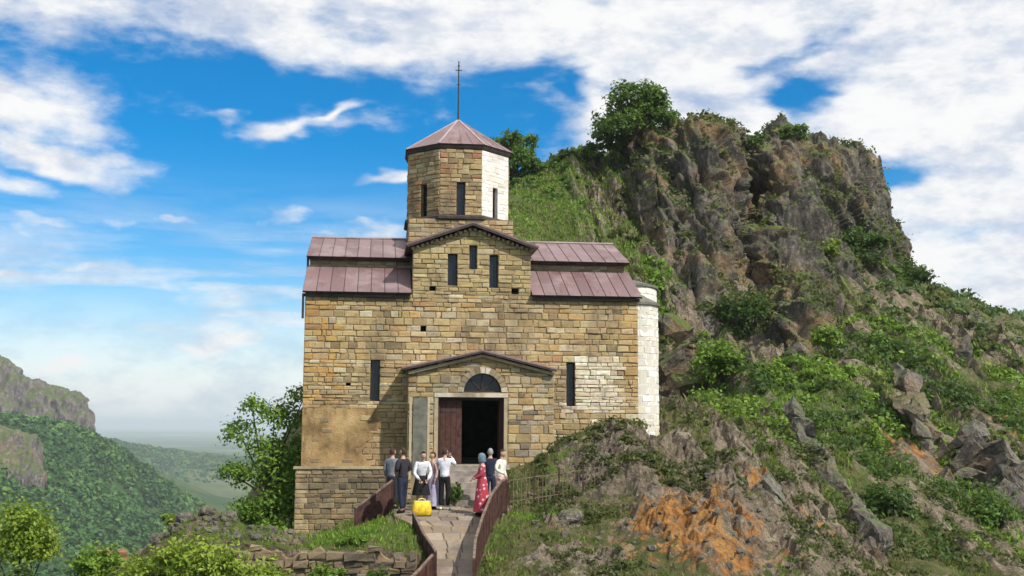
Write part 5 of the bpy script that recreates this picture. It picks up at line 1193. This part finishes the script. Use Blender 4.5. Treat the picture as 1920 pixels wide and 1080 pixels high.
# tufts clinging to the ledges of the crag
up = CRAGV.reshape(860, 560, 3); du = np.gradient(up, axis=0); dv = np.gradient(up, axis=1); nn_ = np.cross(du, dv); nn_ /= np.linalg.norm(nn_, axis=-1, keepdims=True) + 1e-9
ok = np.argwhere((nn_[..., 2] > .5) & (fbm(up * .14 + 3, 3) > -.25)); sel = ok[g.choice(len(ok), min(6500, len(ok)), replace=False)]
C_ = up[sel[:, 0], sel[:, 1]]; per = 9; N = len(C_) * per; j = np.repeat(np.arange(len(C_)), per)
P_ = C_[j] + g.normal(0, .2, (N, 3)); nr = g.normal(size=(N, 3)) + np.array([0, -.3, .8]); nr /= np.linalg.norm(nr, axis=1)[:, None]; t = np.cross(nr, g.normal(size=(N, 3))); t /= np.linalg.norm(t, axis=1)[:, None]; b = np.cross(nr, t); sz = .15 * g.uniform(.6, 1.4, N)[:, None]
tag(link('ledge_plants', new_mesh('ledge_plants', np.stack([P_ - t * sz, P_ + b * sz * .6, P_ + t * sz, P_ - b * sz * .6], 1).reshape(-1, 3), np.arange(4 * N).reshape(N, 4), [LM['olive']], {'rnd': ('FLOAT', np.repeat(np.clip(g.uniform(0, 1, len(C_))[j] * .7 + g.uniform(0, .3, N), 0, 1), 4))})), 'tufts of grass and herbs on the crag ledges', None, None, 'stuff')

# ================================================================== PEOPLE
def skin_grow(verts, edges, radii, sub=1):
    me = bpy.data.meshes.new('tmp'); me.from_pydata([tuple(v) for v in verts], edges, []); o = bpy.data.objects.new('tmp', me); COL.objects.link(o)
    m = o.modifiers.new('Skin', 'SKIN'); m.use_smooth_shade = True; m.branch_smoothing = .4
    for i, r in enumerate(radii): me.skin_vertices[0].data[i].radius = r if isinstance(r, tuple) else (r, r)
    me.skin_vertices[0].data[0].use_root = True
    s = o.modifiers.new('Sub', 'SUBSURF'); s.levels = sub; s.render_levels = sub
    dg = bpy.context.evaluated_depsgraph_get(); dg.update(); e = o.evaluated_get(dg); q = e.to_mesh()
    V = [v.co[:] for v in q.vertices]; F = [list(p.vertices) for p in q.polygons]; e.to_mesh_clear()
    bpy.data.objects.remove(o); bpy.data.meshes.remove(me); return V, F
ICO3 = icosphere(3); ICO2 = icosphere(2)
def person(label, loc, rz, h, top, bottom, shoe, hair, skin=(.50, .30, .20), arms=None, skirt=None, scarf=None, lean=0.0, head_turn=0.0, sleeves=1.0, stance=.1, step=0.0):
    k = h / 1.70; t = thing('person', label, 'person', loc, rz, 'visitors in front of the church')
    ly = lambda z: -lean * max(0, z - .95)                # bend forward from the hips
    SH = [(-.175, ly(1.38), 1.385), (.175, ly(1.38), 1.385)]
    arms = arms or [((-.24, .03 + ly(1.1), 1.12), (-.25, -.06 + ly(.9), .88)), ((.24, .03 + ly(1.1), 1.12), (.25, -.06 + ly(.9), .88))]
    Vb = [(0, 0, .95), (0, ly(1.1), 1.10), (0, ly(1.28), 1.28), (0, ly(1.42), 1.42), (0, ly(1.5) - .01, 1.50), (0, ly(1.56) - .015, 1.56)]
    Rb = [(.135, .105), (.12, .088), (.145, .10), (.075, .07), (.05, .052), (.05, .055)]; Eb = [(0, 1), (1, 2), (2, 3), (3, 4), (4, 5)]
    tips = []
    for s_, (elb, wr) in zip(SH, arms):
        i = len(Vb); hd = (Vector(wr) - Vector(elb)).normalized(); palm = Vector(wr) + hd * .05
        Vb += [s_, elb, wr, tuple(palm)]; Rb += [.058, .042, (.030, .024), (.036, .018)]; Eb += [(2, i), (i, i + 1), (i + 1, i + 2), (i + 2, i + 3)]; tips.append((palm, hd))
    for sg in (-1, 1):
        i = len(Vb); f = step * sg; Vb += [(sg * .085, 0, .88), (sg * stance, -.02 + f * .5, .49), (sg * stance * 1.05, .01 + f, .09), (sg * stance * 1.2, -.13 + f, .035)]; Rb += [.088, .058, .038, (.036, .026)]; Eb += [(0, i), (i, i + 1), (i + 1, i + 2), (i + 2, i + 3)]
    V, F = skin_grow(Vb, Eb, Rb, 1); MI = [0] * len(F)
    def join(v, f, mi):
        b = len(V); V.extend([tuple(q) for q in v]); F.extend([[i + b for i in p] for p in f]); MI.extend([mi] * len(f))
    for palm, hd in tips:                                  # five fingers each, curled a little, thumb from the side of the palm
        side = hd.cross(Vector((0, 1, 0)));  side = side.normalized() if side.length > .1 else Vector((1, 0, 0)); nrm = side.cross(hd).normalized()
        for j, (off, ln) in enumerate(((-.027, .065), (-.009, .078), (.009, .074), (.026, .058))):
            a = palm + side * off + hd * .02; b = a + hd * ln * .5 + nrm * .006; c = b + (hd * .8 + nrm * .5) * ln * .5
            v, f = skin_grow([a, b, c], [(0, 1), (1, 2)], [.009, .0085, .007], 1); join(v, f, 0)
        a = palm - side * .03 - hd * .02; b = a - side * .025 + hd * .03; c = b + hd * .03 + nrm * .01
        v, f = skin_grow([a, b, c], [(0, 1), (1, 2)], [.011, .0095, .008], 1); join(v, f, 0)
    hc = Vector((0, ly(1.6) - .02, 1.60)); Rt = Matrix.Rotation(head_turn, 3, 'Z')
    hv, hf = ICO3; P_ = hv * np.array([.074, .094, .112])
    x, y, z = P_[:, 0], P_[:, 1], P_[:, 2]
    fr_ = (y < 0); P_[:, 0] *= np.where(z < -.03, 1 - .30 * (-.03 - z) / .08, 1); P_[:, 1] = np.where(fr_ & (z < -.06), y * .93, y)
    nose = np.exp(-((x / .014) ** 2 + ((z + .022) / .024) ** 2)) * fr_; P_[:, 1] -= .020 * nose
    for sg in (-1, 1): P_[:, 1] += .010 * np.exp(-(((x - sg * .03) / .016) ** 2 + ((z - .006) / .013) ** 2)) * fr_
    HT = lambda p: tuple(hc + Rt @ Vector(p))
    join([HT(p) for p in P_], hf.tolist(), 0)
    for sg in (-1, 1):
        join([HT((q[0] * .009 + sg * .030, q[1] * .006 - .081, q[2] * .006 + .006)) for q in ICO2[0]], ICO2[1].tolist(), 1)
        join([HT((q[0] * .010 + sg * .074, q[1] * .018 + .008, q[2] * .028 - .005)) for q in ICO2[0]], ICO2[1].tolist(), 0)
    join([HT((q[0] * .022, q[1] * .006 - .083, q[2] * .007 - .052)) for q in ICO2[0]], ICO2[1].tolist(), 2)
    sk = flat('skin', skin, .6, .08, 8, 0, .35, .001)
    def put(name, V_, F_, mats, mi=None, parent=t):
        return link(name, new_mesh(name, [tuple(c * k for c in v) for v in V_], F_, mats, None, True, mi), parent)
    put('body', V, F, [sk, M_EYE, M_LIP], MI)
    # clothes follow the same skeleton, a little larger
    Vs = [(0, 0, .97), (0, ly(1.1), 1.10), (0, ly(1.28), 1.28), (0, ly(1.43), 1.425)]; Rs = [(.155, .125), (.142, .11), (.165, .12), (.085, .08)]; Es = [(0, 1), (1, 2), (2, 3)]
    for s_, (elb, wr) in zip(SH, arms):
        i = len(Vs); w_ = Vector(elb).lerp(Vector(wr), .9 if sleeves >= 1 else .12); Vs += [s_, elb, tuple(w_)]; Rs += [.074, .058, .046]; Es += [(2, i), (i, i + 1), (i + 1, i + 2)]
    if skirt != 'dress':
        Vs = [(0, 0, .86)] + Vs; Rs = [(.158, .13)] + Rs; Es = [(0, 1)] + [(a + 1, b + 1) for a, b in Es]
    v, f = skin_grow(Vs, Es, Rs, 1); put('shirt' if skirt != 'dress' else 'dress_top', v, f, [top])
    if skirt:
        hem = .10 if skirt in ('dress', 'long') else .45; g_ = random.Random(int(h * 1000)); ph = g_.uniform(0, 6); v = []; f = []; nr, ns = 9, 28
        for a in range(nr):
            tt = a / (nr - 1); z = 1.06 + (hem - 1.06) * tt; rx = .145 + .12 * tt ** .8; ry = .115 + .13 * tt ** .8
            for b in range(ns):
                th = 6.2832 * b / ns; fo = 1 + .07 * tt * math.sin(7 * th + ph) + .03 * tt * math.sin(13 * th); v.append((rx * fo * math.cos(th), ry * fo * math.sin(th), z))
        f = [(a * ns + b, a * ns + (b + 1) % ns, (a + 1) * ns + (b + 1) % ns, (a + 1) * ns + b) for a in range(nr - 1) for b in range(ns)]
        put('skirt', v, f, [bottom])
    else:
        Vt = [(0, 0, 1.0), (0, 0, .92)]; Rt_ = [(.148, .118), (.15, .122)]; Et = [(0, 1)]
        for sg in (-1, 1):
            i = len(Vt); f_ = step * sg; Vt += [(sg * .09, 0, .84), (sg * stance, -.015 + f_ * .5, .49), (sg * stance * 1.05, .01 + f_, .10)]; Rt_ += [.105, .078, .062]; Et += [(1, i), (i, i + 1), (i + 1, i + 2)]
        v, f = skin_grow(Vt, Et, Rt_, 1); put('trousers', v, f, [bottom])
    for sg in (-1, 1):
        put('shoe', [(q[0] * .048 + sg * stance * 1.12, q[1] * .13 - .06 + step * sg, max(0, q[2] * .06 + .04 - max(0, -q[1]) * .02)) for q in ICO2[0]], ICO2[1].tolist(), [shoe])
    hv, hf = ICO3
    if scarf is not None:
        keep = [p for p in hf.tolist() if not all(hv[i][1] < -.50 and abs(hv[i][0]) < .72 and -.75 < hv[i][2] < .52 for i in p)]
        q = hv * np.array([.098, .116, .128]); q[:, 2] = np.where(hv[:, 2] < -.3, q[:, 2] * 1.5, q[:, 2]); q[:, :2] *= np.where(hv[:, 2] < -.5, 1.25, 1.0)[:, None]
        put('headscarf', [HT(p + np.array([0, .006, .004])) for p in q], keep, [scarf])
    else:
        keep = [p for p in hf.tolist() if all(hv[i][2] > .42 or (hv[i][1] > -.05 and hv[i][2] > -.55) for i in p)]
        q = hv * np.array([.083, .104, .122]); put('hair', [HT(p + np.array([0, .006, .004])) for p in q], keep, [hair])
    return t
M_EYE = flat('eye', (.02, .018, .016), .3, .1); M_LIP = flat('lips', (.30, .10, .08), .6, .1)
C = lambda n, c, r=.85: flat(n, c, r, .22, 14, 0, .25, .004)
white_, black_, navy_, lilac_, cream_ = C('white_cloth', (.72, .72, .78)), C('black_cloth', (.014, .013, .014)), C('navy_cloth', (.022, .026, .05)), C('lilac_cloth', (.36, .33, .45)), C('cream_cloth', (.74, .72, .62))
pink_, grey_, slate_, dark_ = C('pink_cloth', (.55, .36, .34)), C('grey_cloth', (.20, .21, .24)), C('slate_blue_cloth', (.13, .18, .23)), C('charcoal_cloth', (.03, .028, .034))
brownh, greyh, blackh = C('brown_hair', (.05, .03, .02)), C('grey_hair', (.30, .28, .27)), C('black_hair', (.012, .01, .01))
pale_ = C('pale_shoe', (.55, .66, .62)); rosehat = C('pale_pink_scarf', (.60, .44, .40)); whitescarf = C('white_scarf', (.62, .63, .66))
def m_dress(t, b, o):
    p = objc(t); v = t.add('ShaderNodeTexVoronoi'); t.put(v.inputs['Vector'], t.mapping(p, (1, 1, 1))); v.inputs['Scale'].default_value = 9.0
    n = t.noise(p, 6, 4, .6); c = t.mix(t.sstep(v.outputs['Distance'], .36, .28), t.mix(n, (.30, .03, .05), (.50, .07, .10)), (.72, .50, .52))
    t.put(b.inputs['Base Color'], c)
M_DRESS = material('red_patterned_cloth', m_dress)
UP = [((-.26, -.14, 1.24), (-.10, -.28, 1.46)), ((.26, -.14, 1.24), (.10, -.28, 1.46))]
FOLD = [((-.25, .02, 1.13), (-.06, -.2, 1.08)), ((.25, .02, 1.13), (.06, -.2, 1.12))]
zt = lambda x, y: float(path_at(y)[2]) + .012
person('person in dark jacket and navy trousers standing by the sloping railing', (-2.98, 32.75, zt(0, 32.75)), R(-130), 1.76, dark_, navy_, black_, brownh, arms=FOLD, head_turn=R(15), step=.08)
person('person in grey top half hidden behind the sloping railing', (-3.42, 34.15, zt(0, 34.1) - .05), R(150), 1.70, grey_, dark_, black_, brownh)
person('person in white top and black skirt bending over the yellow bag', (-2.50, 33.15, zt(0, 33.15)), R(15), 1.62, white_, black_, black_, blackh, arms=[((-.25, -.16, 1.08), (-.12, -.36, .90)), ((.25, -.16, 1.08), (.12, -.36, .90))], skirt='knee', lean=.35)
person('person in pink top and long lilac skirt behind the yellow bag', (-2.20, 33.55, zt(0, 33.5)), R(-60), 1.58, pink_, lilac_, black_, brownh, skirt='long', scarf=None)
person('person in white shirt and black trousers with both hands raised', (-1.86, 33.3, zt(0, 33.3)), R(165), 1.70, white_, black_, pale_, brownh, arms=UP, head_turn=R(-10), sleeves=1)
person('person in long red patterned dress and slate blue headscarf', (-.79, 32.45, zt(0, 32.45)), R(-80), 1.66, M_DRESS, M_DRESS, black_, blackh, skirt='dress', scarf=slate_, arms=[((-.22, -.05, 1.13), (-.14, -.24, 1.02)), ((.22, -.05, 1.13), (.14, -.24, 1.02))])
person('person in navy jacket standing at the foot of the steps before the doorway', (-.60, 34.15, zt(0, 34.15)), R(175), 1.66, navy_, navy_, black_, greyh)
person('person in cream shirt and pale pink trousers leaning beside the long railing', (-.30, 33.45, zt(0, 33.4)), R(60), 1.66, cream_, pink_, black_, brownh, arms=[((-.30, -.02, 1.16), (-.18, -.22, 1.02)), ((.24, .03, 1.12), (.25, -.06, .88))], lean=.08)
# ---- yellow bag
bag = thing('yellow_bag', 'big bright yellow carrier bag standing on the path', 'bag', (-2.42, 32.38, zt(0, 32.38)), R(8)); bag.scale = (.88, .88, .88)
M_YEL = flat('yellow_plastic', (.74, .52, .035), .7, .25, 9, 0, .3, .02); M_YELP = flat('pale_yellow_rim', (.70, .62, .30), .6, .15, 6)
v = []; f = []; ns = 28
for a, (z, sx, sy) in enumerate([(0, .24, .13), (.02, .29, .17), (.18, .295, .19), (.32, .28, .16), (.43, .25, .09), (.425, .24, .08), (.30, .25, .12)]):
    for b in range(ns):
        th = 6.2832 * b / ns; c_, s_ = math.cos(th), math.sin(th); w_ = 1 + .045 * math.sin(5 * th + a * 1.7) + .02 * math.sin(11 * th - a * 2.1); v.append((sx * w_ * math.copysign(abs(c_) ** .42, c_), sy * w_ * math.copysign(abs(s_) ** .42, s_), z + (.015 * math.sin(3 * th) if 0 < a < 5 else 0)))
f = [(a * ns + b, a * ns + (b + 1) % ns, (a + 1) * ns + (b + 1) % ns, (a + 1) * ns + b) for a in range(6) for b in range(ns)] + [tuple(range(ns))[::-1]]
link('bag_body', new_mesh('bag_body', v, f, [M_YEL], None, True), bag)
mb = MB(); mb.tube([(.25 * math.copysign(abs(math.cos(t)) ** .42, math.cos(t)), .088 * math.copysign(abs(math.sin(t)) ** .42, math.sin(t)), .432) for t in np.linspace(0, 6.2832, 33)], .014, 6); mb.build('rim', M_YELP, bag)
for sg in (-1, 1):
    mb = MB(); mb.tube([(-.12, sg * .085, .41), (-.10, sg * .085, .49), (0, sg * .08, .52), (.10, sg * .085, .49), (.12, sg * .085, .41)], .012, 6); mb.build('handle', M_YELP, bag)
